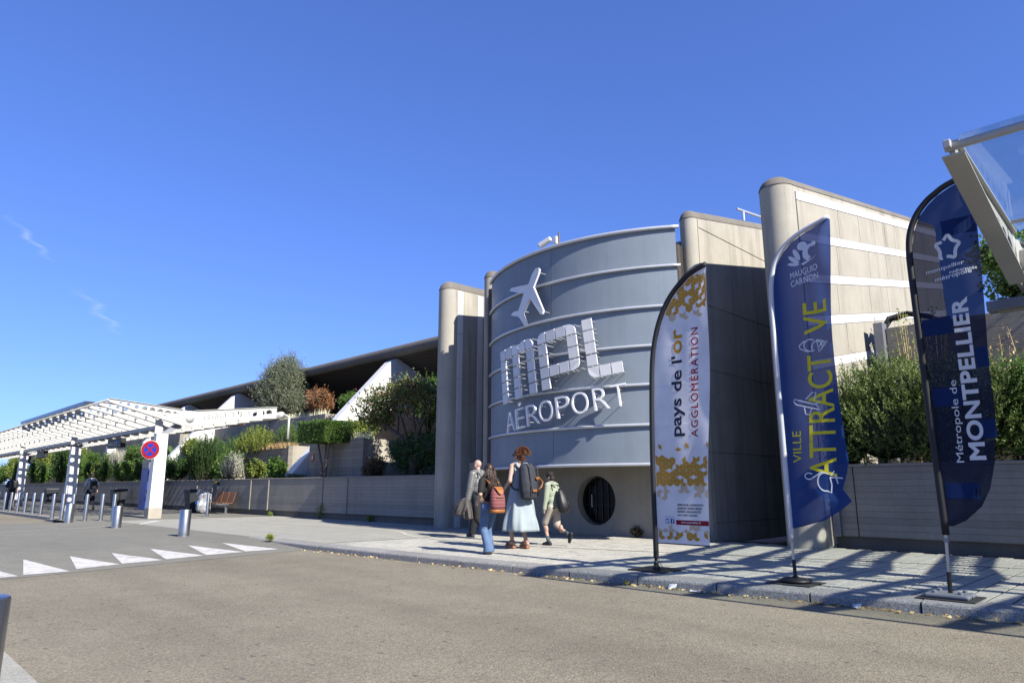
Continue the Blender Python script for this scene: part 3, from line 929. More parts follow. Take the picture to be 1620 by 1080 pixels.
def canopy(label, xa, n, dirn, cols, glazed=True):
    t = thing('canopy', label, 'canopy', (xa, 9.5, 0))
    o0 = ORG[t.name]
    def inst(name, me, x):
        o = bpy.data.objects.new(name, me); link(o, t); o.location = (x-o0[0], -o0[1], -o0[2]); return o
    for k in range(n):
        x = xa + dirn*1.25*k
        inst('rafter', raf_me, x); inst('hub_disc', hub_me, x)
        if k < n-1 and glazed:
            xl = min(x, x+dirn*1.25)
            inst('glass_panel', glf_me, xl); inst('glass_panel', glb_me, xl)
    xb = xa + dirn*1.25*(n-1); lo, hi = min(xa, xb)-.05, max(xa, xb)+.05
    MB().tube([(lo,6.77,4.045),(hi,6.77,4.045)], .038, 10).build('edge_tube', m_wsteel, t, world=True, smooth=True)
    MB().tube([(lo,9.55,3.60),(hi,9.55,3.60)], .16, 14).build('spine_tube', m_wsteel, t, world=True, smooth=True)
    MB().tube([(lo-.1,13.12,3.98),(hi+.1,13.12,3.98)], .14, 14).build('gutter', m_wsteel, t, world=True, smooth=True)
    MB().box(lo+.3,hi-.3,8.62,8.78,3.18,3.32).build('support_beam', m_grey, t, world=True)
    for y, z in (((7.6,4.02),(8.4,3.955),(10.8,4.015),(11.9,4.15)) if not glazed else ((9.0,3.93),(10.4,3.99))):
        MB().box(lo,hi,y-.02,y+.02,z,z+.03).build('purlin', m_wsteel, t, world=True)
    for cx in cols:
        c_ = MB(); c_.add([(cx-.22,8.48,.36),(cx+.22,8.48,.36),(cx+.22,8.92,.36),(cx-.22,8.92,.36),(cx-.16,8.50,3.0),(cx+.16,8.50,3.0),(cx+.16,8.90,3.0),(cx-.16,8.90,3.0)],
                          [(3,2,1,0),(4,5,6,7),(0,1,5,4),(1,2,6,5),(2,3,7,6),(3,0,4,7)])
        co = c_.build('column', m_white, t, world=True, bevel=.015)
        MB().box(cx-.225,cx+.225,8.475,8.925,-.05,.359).build('column_plinth', m_base, co, world=True, bevel=.012)
        MB().box(cx-.03,cx+.03,8.46,8.72,3.0,3.6).build('column_plate', m_wsteel, co, world=True)
        c2_ = MB(); c2_.add([(cx-.14,8.6,2.95),(cx+.14,8.6,2.95),(cx+.14,8.85,2.95),(cx-.14,8.85,2.95),(cx-.1,9.4,3.6),(cx+.1,9.4,3.6),(cx+.1,9.65,3.6),(cx-.1,9.65,3.6)],
                          [(3,2,1,0),(4,5,6,7),(0,1,5,4),(1,2,6,5),(2,3,7,6),(3,0,4,7)])
        c2_.build('column_bracket', m_grey, co, world=True)
    return t
canL = canopy('long white steel canopy with perforated ribs above the walkway on the left', -26.6, 44, -1, (-26.85,-38.6,-50.4,-62.2,-74.0), False)
canR = canopy('glass-roofed white steel canopy corner at the top right', -1.19, 12, 1, (4.4,))
MB().box(-1.24,-1.18,6.70,6.76,4.02,4.10).build('corner_bracket', m_wsteel, canR, world=True, bevel=.01)
MB().add([(-42,6.9,4.20),(-30.2,6.9,4.20),(-30.2,7.25,4.19),(-42,7.25,4.19),(-42,6.9,4.34),(-30.2,6.9,4.34),(-30.2,7.25,4.33),(-42,7.25,4.33)],
         [(3,2,1,0),(4,5,6,7),(0,1,5,4),(1,2,6,5),(2,3,7,6),(3,0,4,7)]).build('roof_panel', m_panelglass, canL, world=True)
MB().tube([(-26.3,13.12,3.98),(-26.2,13.3,3.9),(-26.15,13.3,3.0)], .06, 10).build('downpipe', m_wsteel, canL, world=True, smooth=True)
lt = thing('light_fitting', 'long grey light fitting under the glass canopy at the right edge', 'light', (-1.2,9.3,3.2))
MB().box(-1.55,1.4,9.45,9.65,3.08,3.20).build('housing', m_grey, lt, world=True, bevel=.01)
MB().box(-1.45,1.3,9.48,9.62,3.065,3.079).build('diffuser', m_base, lt, world=True)
# ------------------------------------------------------------------ feather flags
m_fwhite = cloth('white_flag_fabric', (.95,.95,1.0), .04, .35)
m_fgold = cloth('gold_print', (.72,.40,.05), .03, .35)
m_fpale = cloth('pale_gold_print', (.85,.68,.46), .03, .35)
m_fnavy = cloth('navy_print', (.025,.03,.06), .02, .2)
m_fred = cloth('dark_red_print', (.30,.012,.035), .02, .2)
m_fblue = cloth('blue_flag_fabric', (.018,.062,.245), .075, .4)
m_fdeep = cloth('navy_flag_fabric', (.012,.018,.048), .09, .4)
m_fmid = cloth('mid_blue_print', (.013,.042,.17), .08, .4)
m_flav = cloth('pale_lilac_print', (1.25,1.28,1.4), .04, .4)
m_fyel = cloth('yellow_print', (1.2,1.05,.06), .05, .4)
m_sky = cloth('sky_blue_print', (.10,.30,.70), .02, .2)
m_fb = cloth('deep_blue_print', (.03,.07,.25), .02, .2)
m_mastw = plain('white_sleeve', (.72,.73,.75), .5, var=.05)
m_mastb = plain('black_sleeve', (.012,.012,.014), .55, var=.2)
FY = 8.0
class Flag:
    def __init__(s, left, right, zb, zt, wave, seed):
        s.left, s.right, s.zb, s.zt, s.wave, s.seed = left, right, zb, zt, wave, seed
    def f(s, x, z, d=0.0):
        l = lerp_table(s.left, z); r = lerp_table(s.right, z)
        t = max(0, min(1.15, (x-l)/max(.05, r-l)))
        w = s.wave*( math.sin(3.0*t+1.7*z+s.seed)*t*.9 + .45*math.sin(7.5*t-2.6*z+s.seed*2)*t + .35*math.sin(13*t+5*z*0.6+s.seed)*t*(z/4))
        return (x, FY + w - d, z)
    def sheet(s, nz=220, nx=60):
        b = MB(); vs = []; fs = []
        for i in range(nz+1):
            z = s.zb + (s.zt-s.zb)*i/nz
            l = lerp_table(s.left, z); r = lerp_table(s.right, z)
            for j in range(nx+1): vs.append(s.f(l+(r-l)*j/nx, z))
        for i in range(nz):
            for j in range(nx):
                a = i*(nx+1)+j; fs.append((a, a+1, a+nx+2, a+nx+1))
        return b.add(vs, fs)
def ftext(fl, parent, s, mat, rect, vertical=True, bold=0.0, lean=0.0, d=.004, space=1.0, rot=0.0, name='lettering', nx=None):
    """rect = x0,x1,z0,z1 on the flag plane"""
    bm = text_bm(s, bold, space)
    x0, x1, z0, z1 = rect
    slice_bm(bm, nx or max(6, len(s)*3), 4)
    if vertical: m = lambda u, v: fl.f(x1-(x1-x0)*v + lean*(u*(z1-z0)), z0+(z1-z0)*u, d)
    else: m = lambda u, v: fl.f(x0+(x1-x0)*u, z0+(z1-z0)*v+rot*u*(x1-x0), d)
    if name != 'lettering': return bm_build(bm, name, mat, parent, m)
    bm.verts.index_update(); seen_ = set()                       # every letter becomes a piece of its own
    for v0 in list(bm.verts):
        if v0 in seen_: continue
        isl = []; st = [v0]; seen_.add(v0)
        while st:
            v = st.pop(); isl.append(v)
            for e in v.link_edges:
                w = e.other_vert(v)
                if w not in seen_: seen_.add(w); st.append(w)
        b2 = bmesh.new(); mp_ = {v: b2.verts.new(v.co) for v in isl}
        for fc in {f for v in isl for f in v.link_faces}: b2.faces.new([mp_[v] for v in fc.verts])
        bm_build(b2, 'letter', mat, parent, m)
    bm.free()
def fpoly(fl, parent, polys, mat, name, d=.0025, n=2):
    b = MB()
    for P in polys:
        b.add([fl.f(x, z, d) for x, z in P], [tuple(range(len(P)))])
    return b.build(name, mat, parent, world=True)
def fstroke(fl, parent, lines, w, mat, name, d=.0045):
    b = MB()
    for L in lines:
        n = len(L); vs = []; fs = []
        for i in range(n):
            a = Vector(L[max(0,i-1)]); c = Vector(L[min(n-1,i+1)]); t = (c-a)
            if t.length < 1e-9: t = Vector((1,0))
            t.normalize(); nn = Vector((-t.y,t.x))*w/2; p = Vector(L[i])
            vs += [fl.f(*(p+nn), d), fl.f(*(p-nn), d)]
        for i in range(n-1): fs.append((2*i,2*i+1,2*i+3,2*i+2))
        b.add(vs, fs)
    return b.build(name, mat, parent, world=True)
def arc(cx, cz, rx, rz, a0, a1, n=14):
    return [(cx+rx*math.cos(R(a0+(a1-a0)*k/n)), cz+rz*math.sin(R(a0+(a1-a0)*k/n))) for k in range(n+1)]

# flag 1 : white and gold
f1 = thing('feather_flag', 'white and gold feather flag with black pole, leftmost of the three flags', 'flag', (-5.31,8.0,0))
L1 = [(.34,-5.275),(1.5,-5.265),(2.6,-5.22),(3.0,-5.165),(3.31,-5.06),(3.55,-4.92),(3.72,-4.77),(3.86,-4.58),(3.95,-4.36)]
R1 = [(.34,-4.51),(3.96,-4.315)]
F1f = Flag(L1, R1, .345, 3.94, .028, .4)
ban = F1f.sheet().build('banner', m_fwhite, f1, world=True, smooth=True)
mp = [(-5.31,8,.15),(-5.305,8,.34),(-5.297,8,1.5),(-5.25,8,2.6),(-5.19,8,3.02),(-5.09,8,3.335),(-4.95,8,3.58),(-4.79,8,3.755),(-4.6,8,3.895),(-4.33,8,3.985)]
def smooth_path(P, k=4):
    out = []
    P = [Vector(p) for p in P]
    for i in range(len(P)-1):
        p0, p1, p2, p3 = P[max(0,i-1)], P[i], P[i+1], P[min(len(P)-1,i+2)]
        for j in range(k):
            t = j/k
            out.append(.5*((2*p1)+(p2-p0)*t+(2*p0-5*p1+4*p2-p3)*t*t+(3*p1-p0-3*p2+p3)*t**3))
    return out+[P[-1]]
MB().tube(smooth_path(mp), .036, 8).build('pole_sleeve', m_mastb, f1, world=True, smooth=True)
MB().tube([(-5.31,8,.03),(-5.31,8,.2)], .014, 8).build('pole', m_black, f1, world=True)
MB().lathe([(.05,0),(.05,.03),(.03,.05),(.035,.08),(.022,.1),(.02,.14)], (-5.31,8,.016), 12).build('swivel', m_black, f1, world=True)
MB().box(-5.58,-5.04,7.73,8.27,.003,.015).build('base_plate', m_black, f1, world=True, bevel=.003)
MB().tube([(-5.3,7.99,.33),(-5.27,7.97,.22),(-5.2,7.93,.09),(-5.12,7.9,.025),(-5.2,7.86,.022)], .004, 5).build('cord', m_black, f1, world=True)
ftext(F1f, ban, "pays de l'", m_fnavy, (-4.99,-4.775,1.72,2.80), lean=.055, bold=.022)
ftext(F1f, ban, "or", m_fgold, (-4.90,-4.762,2.835,3.17), lean=.055, bold=.022)
ftext(F1f, ban, "AGGLOMÉRATION", m_fred, (-4.715,-4.59,1.70,3.15), lean=.055, bold=.012, space=1.25)
prng = random.Random(11)
def rhombs(z0, z1, dens, cell=.060):
    G, Pl = [], []
    h = cell*math.sqrt(3)/2
    nrow = int((z1-z0)/(1.5*cell))+2
    for j in range(-1, nrow+1):
        for i in range(-1, 13):
            cx = -5.25 + (i+.5*(j % 2))*2*h; cz = z0 + j*1.5*cell
            V = [(cx+cell*math.sin(math.pi/3*k), cz+cell*math.cos(math.pi/3*k)) for k in range(6)]
            for a in range(3):
                r_ = [(cx, cz), V[(2*a) % 6], V[(2*a+1) % 6], V[(2*a+2) % 6]]
                m = (sum(p[0] for p in r_)/4, sum(p[1] for p in r_)/4)
                q_ = [(m[0]+(p[0]-m[0])*.955, m[1]+(p[1]-m[1])*.955) for p in r_]
                if any(p[1] < .352 or p[1] > 3.90 for p in q_): continue
                if any(p[0] < lerp_table(L1, p[1])+.012 or p[0] > lerp_table(R1, p[1])-.006 for p in q_):
                    ok = []
                    q_ = [(min(max(p[0], lerp_table(L1, p[1])+.012), lerp_table(R1, p[1])-.006), p[1]) for p in q_]
                    if max(p[0] for p in q_)-min(p[0] for p in q_) < .02: continue
                    pts = []
                    for p in q_:
                        if p not in pts: pts.append(p)
                    if len(pts) < 3: continue
                    q_ = pts
                d = dens(m[1])
                if prng.random() < d:
                    (Pl if (dens(m[1]) < .62 and m[1] < 1.2) or (dens(m[1]) < .5 and m[1] > 3) else G).append(q_)
    return G, Pl
for z0, z1, de in ((.95,1.72,lambda z: lerp_table([(.9,.0),(.97,.35),(1.06,.55),(1.10,.9),(1.30,.85),(1.40,.63),(1.48,.34),(1.57,.15),(1.64,0)], z)),
                   (.36,.60,lambda z: lerp_table([(.35,.97),(.46,.8),(.52,.5),(.6,0)], z)),
                   (3.25,3.92,lambda z: lerp_table([(3.25,0),(3.33,.35),(3.45,.8),(3.6,.9),(3.95,.97)], z))):
    G, Pl = rhombs(z0, z1, de)
    fpoly(F1f, ban, G, m_fgold, 'gold_pattern')['kind'] = 'stuff'
    if Pl: fpoly(F1f, ban, Pl, m_fpale, 'pale_gold_pattern')['kind'] = 'stuff'
for k, s_ in enumerate(('CANDILLARGUES - LA GRANDE MOTTE', 'LANSARGUES - MAUGUIO CARNON', 'MUDAISON - PALAVAS-LES-FLOTS', 'SAINT-AUNÈS - VALERGUES')):
    w = (.40,.375,.36,.305)[k]
    ftext(F1f, ban, s_, m_fnavy, (-4.955,-4.955+w,.825-.042*k,.853-.042*k), False, bold=.03, name='small_print', nx=6)
fpoly(F1f, ban, [[(-4.985+.0243*k,.588),(-4.985+.0243*(k+1),.588),(-4.985+.0243*(k+1),.648),(-4.985+.0243*k,.648)] for k in range(20)], m_fred, 'red_strip')
ftext(F1f, ban, 'www.paysdelor.fr', m_flav, (-4.91,-4.60,.602,.638), False, d=.005, bold=.01, name='web_address', nx=6)
fpoly(F1f, ban, [[(-5.14,.60),(-5.085,.60),(-5.085,.66),(-5.14,.66)]], m_sky, 'blue_icon')
fpoly(F1f, ban, [[(-5.065,.60),(-5.01,.60),(-5.01,.66),(-5.065,.66)]], m_fb, 'deep_blue_icon')
ftext(F1f, ban, 'f', m_flav, (-5.045,-5.02,.603,.655), False, d=.005, bold=.03, name='icon_mark', nx=2)
fpoly(F1f, ban, [[(-5.13,.615),(-5.11,.610),(-5.095,.63),(-5.092,.645),(-5.105,.648),(-5.112,.636),(-5.132,.647)]], m_flav, 'icon_mark', .005)
ftext(F1f, ban, 'Suivez-nous', m_sky, (-5.14,-5.01,.675,.695), False, name='small_print', nx=4)
MB().tube([F1f.f(x, .345) for x in np.linspace(-5.27,-4.51,12)], .008, 6).build('hem', m_black, f1, world=True)

# flag 2 : royal blue
f2 = thing('feather_flag', 'royal blue feather flag with white pole and yellow lettering, middle of the three flags', 'flag', (-3.47,8.0,0))
L2 = [(.55,-3.45),(3.2,-3.455),(3.45,-3.445),(3.6,-3.42),(3.75,-3.375),(3.88,-3.29),(3.98,-3.18),(4.06,-3.02),(4.13,-2.80),(4.16,-2.72)]
R2 = [(.60,-3.43),(.64,-3.28),(.70,-3.08),(.80,-2.92),(.91,-2.78),(.96,-2.81),(1.04,-2.87),(1.2,-2.82),(1.34,-2.79),(1.6,-2.81),(2.06,-2.82),(2.76,-2.79),(4.16,-2.70)]
F2f = Flag(L2, R2, .605, 4.145, .06, 1.9)
ban = F2f.sheet().build('banner', m_fblue, f2, world=True, smooth=True)
mp = [(-3.475,8,.45),(-3.478,8,1.5),(-3.482,8,3.0),(-3.475,8,3.4),(-3.45,8,3.6),(-3.40,8,3.77),(-3.31,8,3.91),(-3.19,8,4.01),(-3.02,8,4.095),(-2.71,8,4.185)]
MB().tube(smooth_path(mp), .030, 8).build('pole_sleeve', m_mastw, f2, world=True, smooth=True)
MB().tube([(-3.47,8,.2),(-3.474,8,.5)], .017, 8).build('pole', m_steel, f2, world=True)
MB().tube([(-3.47,8,.46),(-3.47,8,.5)], .028, 8).build('clamp', m_grey, f2, world=True)
MB().tube([(-3.465,8,.02),(-3.47,8,.26)], .021, 8).build('socket', m_black, f2, world=True)
MB().box(-3.72,-3.22,7.76,8.24,.004,.012).build('base_mat', m_rubber, f2, world=True)
MB().lathe([(.15,0),(.17,.012),(.17,.03),(.14,.045),(.05,.05),(.03,.07)], (-3.465,8,.0125), 20).build('weight_ring', m_black, f2, world=True, smooth=True)
ftext(F2f, ban, 'MAUGUIO', m_flav, (-3.225,-2.885,3.525,3.60), False, rot=.12, bold=.004)
ftext(F2f, ban, 'CARNON', m_flav, (-3.225,-2.885,3.42,3.495), False, rot=.12, bold=.004)
def ell(cx, cz, rx, rz, rot=0, n=18):
    c_, s_ = math.cos(R(rot)), math.sin(R(rot))
    return [(cx+rx*math.cos(t)*c_-rz*math.sin(t)*s_, cz+rx*math.cos(t)*s_+rz*math.sin(t)*c_) for t in [2*math.pi*k/n for k in range(n)]]
fpoly(F2f, ban, [ell(-3.05,3.905,.062,.055), ell(-3.125,3.81,.030,.085,25), ell(-3.165,3.755,.026,.085,48), ell(-3.175,3.70,.020,.075,74)], m_flav, 'shell_logo')
fpoly(F2f, ban, [arc(-2.955,3.80,.095,.105,75,250,12)+list(reversed(arc(-2.925,3.80,.055,.062,60,255,12)))], m_flav, 'shell_logo', .004)
fpoly(F2f, ban, [ell(-2.90,3.885,.032,.030), [(-3.08,3.68),(-2.9,3.72),(-2.88,3.735),(-2.95,3.70),(-3.05,3.66)]], m_flav, 'shell_logo', .0045)
ftext(F2f, ban, 'VILLE', m_fyel, (-3.375,-3.275,1.34,1.70), lean=.05, bold=.002)
ftext(F2f, ban, 'ATTRACT', m_fyel, (-3.19,-2.905,1.17,2.57), lean=.045, bold=.006)
ftext(F2f, ban, 'VE', m_fyel, (-3.125,-2.842,2.82,3.20), lean=.045, bold=.006)
ice = [arc(-3.07,2.69,.075,.07,60,300,14), arc(-3.0,2.66,.06,.075,20,200,10), [(-3.13,2.75),(-3.2,2.70),(-3.19,2.66),(-3.1,2.615)], [(-3.0,2.75),(-2.86,2.70),(-2.985,2.60),(-3.0,2.75)],
       [(-2.97,2.73),(-2.93,2.65)], [(-2.93,2.72),(-2.90,2.67)], [(-2.98,2.66),(-2.93,2.725)], [(-2.97,2.62),(-2.89,2.71)]]
fstroke(F2f, ban, ice, .013, m_flav, 'ice_cream_drawing')
fstroke(F2f, ban, [[(-3.31,2.04),(-3.30,2.07),(-3.05,1.985),(-3.03,1.93),(-3.28,2.005),(-3.31,2.04)], [(-3.18,2.06),(-3.10,2.14),(-3.06,2.13),(-3.09,2.03)], [(-3.2,1.97),(-3.19,1.89),(-3.15,1.88),(-3.12,1.95)], [(-3.08,2.0),(-3.02,2.02)]], .013, m_flav, 'airplane_drawing')
fstroke(F2f, ban, [arc(-3.2,1.185,.05,.035,40,330,12)+[(-3.1,1.2),(-3.06,1.23),(-3.0,1.21)], arc(-3.03,1.12,.075,.10,60,280,14)+[(-2.98,1.0),(-2.97,1.09),(-2.98,1.17)], [(-2.98,1.17),(-2.86,1.16)], [(-2.93,1.2),(-2.91,1.1)], [(-2.97,1.19),(-2.93,1.24)]], .013, m_flav, 'line_drawing')

# flag 3 : navy
f3 = thing('feather_flag', 'navy feather flag with black pole and white lettering, rightmost of the three flags', 'flag', (-1.94,8.0,0))
L3 = [(.66,-1.89),(1.5,-1.90),(3.3,-1.905),(3.57,-1.89),(3.75,-1.86),(3.91,-1.79),(4.02,-1.69),(4.09,-1.60),(4.15,-1.48),(4.21,-1.30)]
R3 = [(.68,-1.86),(.74,-1.74),(.88,-1.59),(1.05,-1.50),(1.29,-1.43),(1.74,-1.36),(2.29,-1.35),(2.65,-1.33),(3.43,-1.30),(3.81,-1.28),(4.21,-1.25)]
F3f = Flag(L3, R3, .685, 4.20, .035, 4.1)
ban = F3f.sheet().build('banner', m_fdeep, f3, world=True, smooth=True)
mp = [(-1.92,8,.60),(-1.925,8,1.5),(-1.93,8,3.2),(-1.92,8,3.58),(-1.885,8,3.78),(-1.81,8,3.94),(-1.71,8,4.055),(-1.62,8,4.12),(-1.5,8,4.185),(-1.26,8,4.255)]
MB().tube(smooth_path(mp), .034, 8).build('pole_sleeve', m_mastb, f3, world=True, smooth=True)
MB().tube([(-1.937,8,.22),(-1.92,8,.64)], .016, 8).build('pole', m_steel, f3, world=True)
MB().tube([(-1.925,8,.53),(-1.92,8,.57)], .026, 8).build('clamp', m_grey, f3, world=True)
MB().tube([(-1.945,8,.04),(-1.937,8,.25)], .021, 8).build('socket', m_black, f3, world=True)
MB().box(-2.20,-1.70,7.76,8.26,.004,.012).build('base_mat', m_rubber, f3, world=True)
m_wgrey = plain('grey_weight_plastic', (.23,.24,.26), .5)
for y0, y1 in ((7.83,7.985),(8.02,8.17)):
    w_ = MB().box(-2.14,-1.76,y0,y1,.0125,.055).build('water_weight', m_wgrey, f3, world=True, bevel=.02)
    for xx in (-2.06,-1.84):
        MB().lathe([(.022,0),(.022,.018),(.012,.024)], (xx,(y0+y1)/2,.0555), 10).build('cap', m_wgrey, w_, world=True)
sq = [(-1.88,-1.62,1.86,2.05),(-1.87,-1.58,.95,1.10),(-1.53,-1.37,1.53,1.71),(-1.89,-1.62,2.60,2.78),(-1.46,-1.345,2.22,2.42),(-1.60,-1.30,3.62,3.80)]
for a, b, z0, z1 in sq:
    q8 = np.linspace(0, 1, 9)
    fpoly(F3f, ban, [[(a+(b-a)*t, z0), (a+(b-a)*(t+.125), z0), (a+(b-a)*(t+.125), z1), (a+(b-a)*t, z1)] for t in q8[:8]], m_fmid, 'blue_square', .002)
cx, cz = -1.565, 3.50
star = []
for k in range(10):
    a = R(90+36*k-6); r_ = .155 if k % 2 == 0 else .085
    star.append((cx+r_*math.cos(a)*.82, cz+r_*math.sin(a)))
def roundoff(P, it=2):
    for _ in range(it):
        Q = []
        for i in range(len(P)):
            a, b = P[i], P[(i+1) % len(P)]
            Q += [(a[0]*.75+b[0]*.25, a[1]*.75+b[1]*.25), (a[0]*.25+b[0]*.75, a[1]*.25+b[1]*.75)]
        P = Q
    return P
S_ = roundoff(star); S_ = S_[3:]+S_[:3]
fstroke(F3f, ban, [S_[0:14], S_[15:]], .034, m_flav, 'star_logo')
ftext(F3f, ban, 'montpellier', m_flav, (-1.79,-1.435,3.245,3.30), False, rot=.1, bold=.008)
ftext(F3f, ban, 'méditerranée', m_flav, (-1.58,-1.34,3.215,3.25), False, rot=.05, bold=.004)
ftext(F3f, ban, 'métropole', m_flav, (-1.715,-1.385,3.145,3.205), False, rot=.1, bold=.008)
ftext(F3f, ban, 'Métropole de', m_flav, (-1.745,-1.665,1.30,2.12), lean=.035, bold=.002)
ftext(F3f, ban, 'MONTPELLIER', m_flav, (-1.635,-1.49,1.32,2.95), lean=.022, bold=.034, space=1.06)

# ------------------------------------------------------------------ bollards
def bollard(name, r, h, label, loc, group=None):
    t = thing(name, label, 'bollard', loc, group)
    MB().lathe([(r,-.02),(r,h-.015),(r*.96,h-.004),(r*.86,h)], (0,0,0), 24).build('shaft', m_steel, t, auto=35)
    MB().lathe([(r+.012,0),(r+.012,.006),(r,.008)], (0,0,.001), 24).build('collar', m_grey, t)
    return t
fat = [((-16.38,6.0,0),'wide brushed steel bollard standing nearest the ramp triangles'),((-21.12,5.95,0),'wide brushed steel bollard, middle of the row of three wide ones'),((-25.26,5.75,0),'wide brushed steel bollard, farthest of the three wide ones'),
       ((-4.10,.62,-.02),'wide steel bollard cut off by the left edge of the picture')]
b0 = bollard('bollard', .12, .58, fat[0][1], fat[0][0], 'wide steel bollards')
for loc, lab in fat[1:]:
    c_ = copy_tree(b0); c_.location = loc; c_['label'] = lab
thin = [(-25.3,7.0),(-26.25,6.9),(-26.3,6.45),(-26.9,6.2),(-28.0,6.15),(-29.2,6.12),(-33.2,6.55),(-34.9,6.6),(-36.2,6.55),(-37.7,6.55),(-39.3,6.55),(-40.8,6.55),(-42.5,6.55)]
b1 = bollard('slim_bollard', .062, .86, 'slim steel bollard in front of the wooden bench', (-27.15,10.73,0), 'slim steel bollards')
for k, (x, y) in enumerate(thin):
    c_ = copy_tree(b1); c_.location = (x, y, 0)
    c_['label'] = 'slim steel bollard, number %s from the right in the row under the canopy' % ('one two three four five six seven eight nine ten eleven twelve thirteen'.split()[k])

# ------------------------------------------------------------------ street furniture on the left
sg = thing('no_stopping_sign', 'round red and blue no-stopping sign on the white canopy column', 'sign', (-26.3,8.25,2.35))
def disc(y, r, mat, name, par, seg=36):
    q_ = .7071
    c = Vector((-26.25,8.2,2.38)); n_ = Vector((.72,-.69,0)); a = Vector((.69,.72,0)); zz = Vector((0,0,1))
    b = MB(); pts = [c+n_*y+a*r*math.cos(2*math.pi*k/seg)+zz*r*math.sin(2*math.pi*k/seg) for k in range(seg)]
    pb = [p-n_*.006 for p in pts]
    b.add(pts+pb, [tuple(range(seg)), tuple(reversed(range(seg,2*seg)))]+[(k,(k+1)%seg,(k+1)%seg+seg,k+seg) for k in range(seg)])
    return b.build(name, mat, par, world=True)
m_sred = plain('sign_red', (.42,.012,.018), .4, var=.05); m_sblue = plain('sign_blue', (.012,.05,.45), .4, var=.05)
disc(0, .335, m_white, 'rim', sg); disc(.012, .315, m_sred, 'red_ring', sg); disc(.02, .215, m_sblue, 'blue_disc', sg)
c = Vector((-26.25,8.2,2.38)); n_ = Vector((.72,-.69,0)); a = Vector((.69,.72,0)); zz = Vector((0,0,1))
for s_ in (-1, 1):
    d_ = (a+zz*s_).normalized(); e_ = (a-zz*s_).normalized()
    MB().obox(c+n_*.025, d_*.22, e_*.028, n_*.004*(1.0+.3*s_)).build('red_bar', m_sred, sg, world=True)
MB().tube([(-26.32,8.27,2.2),(-26.32,8.27,2.6)], .02, 8).build('bracket', m_grey, sg, world=True)
hs = thing('hanging_sign', 'dark hanging direction sign reading HALL 2 under the canopy', 'sign', (-33.4,9,2.75))
MB().box(-34.3,-32.4,8.92,9.12,2.76,3.15).build('panel', m_black, hs, world=True, bevel=.01)
for xx in (-34.0,-32.8):
    MB().tube([(xx,9.02,3.15),(xx,9.02,3.5)], .02, 6).build('hanger', m_grey, hs, world=True)
bm = text_bm('HALL 2'); bm_build(bm, 'lettering', m_white, hs, lambda u, v: (-34.1+.85*u, 8.915, 2.88+.14*v))
MB().tube([(-32.95,8.919,2.96),(-32.95,8.912,2.96)], .11, 16).build('pictogram', m_sblue, hs, world=True)
hs2 = thing('hanging_sign', 'dark hanging sign under the canopy near the left edge', 'sign', (-47,9,2.75))
MB().box(-48.2,-46.4,8.92,9.12,2.76,3.15).build('panel', m_black, hs2, world=True, bevel=.01)
for xx in (-47.9,-46.8):
    MB().tube([(xx,9.02,3.15),(xx,9.02,3.5)], .02, 6).build('hanger', m_grey, hs2, world=True)
lm = thing('globe_lamp', 'white globe lamp on a thin pole among the terrace shrubs', 'lamp', (-44,14.0,1.3))
MB().lathe([(.0,0)]+[(.27*math.sin(math.pi*k/12), .27-.27*math.cos(math.pi*k/12)) for k in range(1,12)]+[(.0,.54)], (-44,14.0,4.12), 20, False).build('globe', m_white, lm, world=True, smooth=True)
MB().tube([(-44,14,1.3),(-44,14,4.15)], .035, 8).build('pole', m_wsteel, lm, world=True)
bl = thing('blue_kiosk', 'narrow blue ticket machine half hidden behind the white column', 'kiosk', (-37.6,11.9,0))
m_kblue = plain('kiosk_blue', (.012,.06,.40), .4, var=.08)
MB().box(-38.1,-37.1,11.6,12.2,0,2.0).build('body', m_kblue, bl, world=True, bevel=.03)
MB().box(-38.1,-37.1,11.6,12.2,2.001,2.42).build('header', m_grey, bl, world=True, bevel=.03)
MB().box(-37.099,-37.085,11.7,12.1,1.1,1.6).build('screen', m_darkglass, bl, world=True)
MB().tube([(-37.07,11.6,.7),(-37.03,11.57,.75),(-37.03,11.57,1.5),(-37.07,11.6,1.55)], .015, 6).build('grab_rail', m_steel, bl, world=True)
m_bin = plain('dark_bin_plastic', (.03,.034,.04), .5)
def bin_(label, x, y):
    t = thing('litter_bin', label, 'bin', (x,y,0), 'dark tapered litter bins')
    b = MB(); w0, w1, h = .25, .36, 1.0
    b.add([(-w0,-w0,.02),(w0,-w0,.02),(w0,w0,.02),(-w0,w0,.02),(-w1,-w1,h),(w1,-w1,h),(w1,w1,h),(-w1,w1,h)], [(3,2,1,0),(4,5,6,7),(0,1,5,4),(1,2,6,5),(2,3,7,6),(3,0,4,7)])
    b.build('body', m_bin, t, bevel=.015)
    b = MB(); o_ = .01
    for (xa, xb, ya, yb) in ((-w1-o_,w1+o_,-w1-o_,-w1+.05),(-w1-o_,w1+o_,w1-.05,w1+o_),(-w1-o_,-w1+.05,-w1+.051,w1-.051),(w1-.05,w1+o_,-w1+.051,w1-.051)):
        b.box(xa,xb,ya,yb,h+.002,h+.03)
    b.build('rim', m_grey, t)
    return t
bin_('dark tapered litter bin beside the clear rubbish bag', -31.9, 12.0)
bin_('dark tapered litter bin behind the white-shirted walker', -43.2, 12.1)
bin_('dark tapered litter bin near the seated person at the left', -56.5, 11.6)
m_bagc = plain('clear_bag_plastic', (.40,.41,.43), .22, var=.45, scale=14, bump=.9, bscale=16)
bag = thing('rubbish_bag', 'crumpled clear rubbish bag hanging on a ring stand beside the bench', 'bag', (-30.6,11.9,0))
b = MB(); br_ = random.Random(5); vs = []; fs = []
prof_ = [(.20,.06),(.27,.15),(.28,.35),(.24,.50),(.26,.62),(.30,.80),(.28,.92),(.30,.98)]
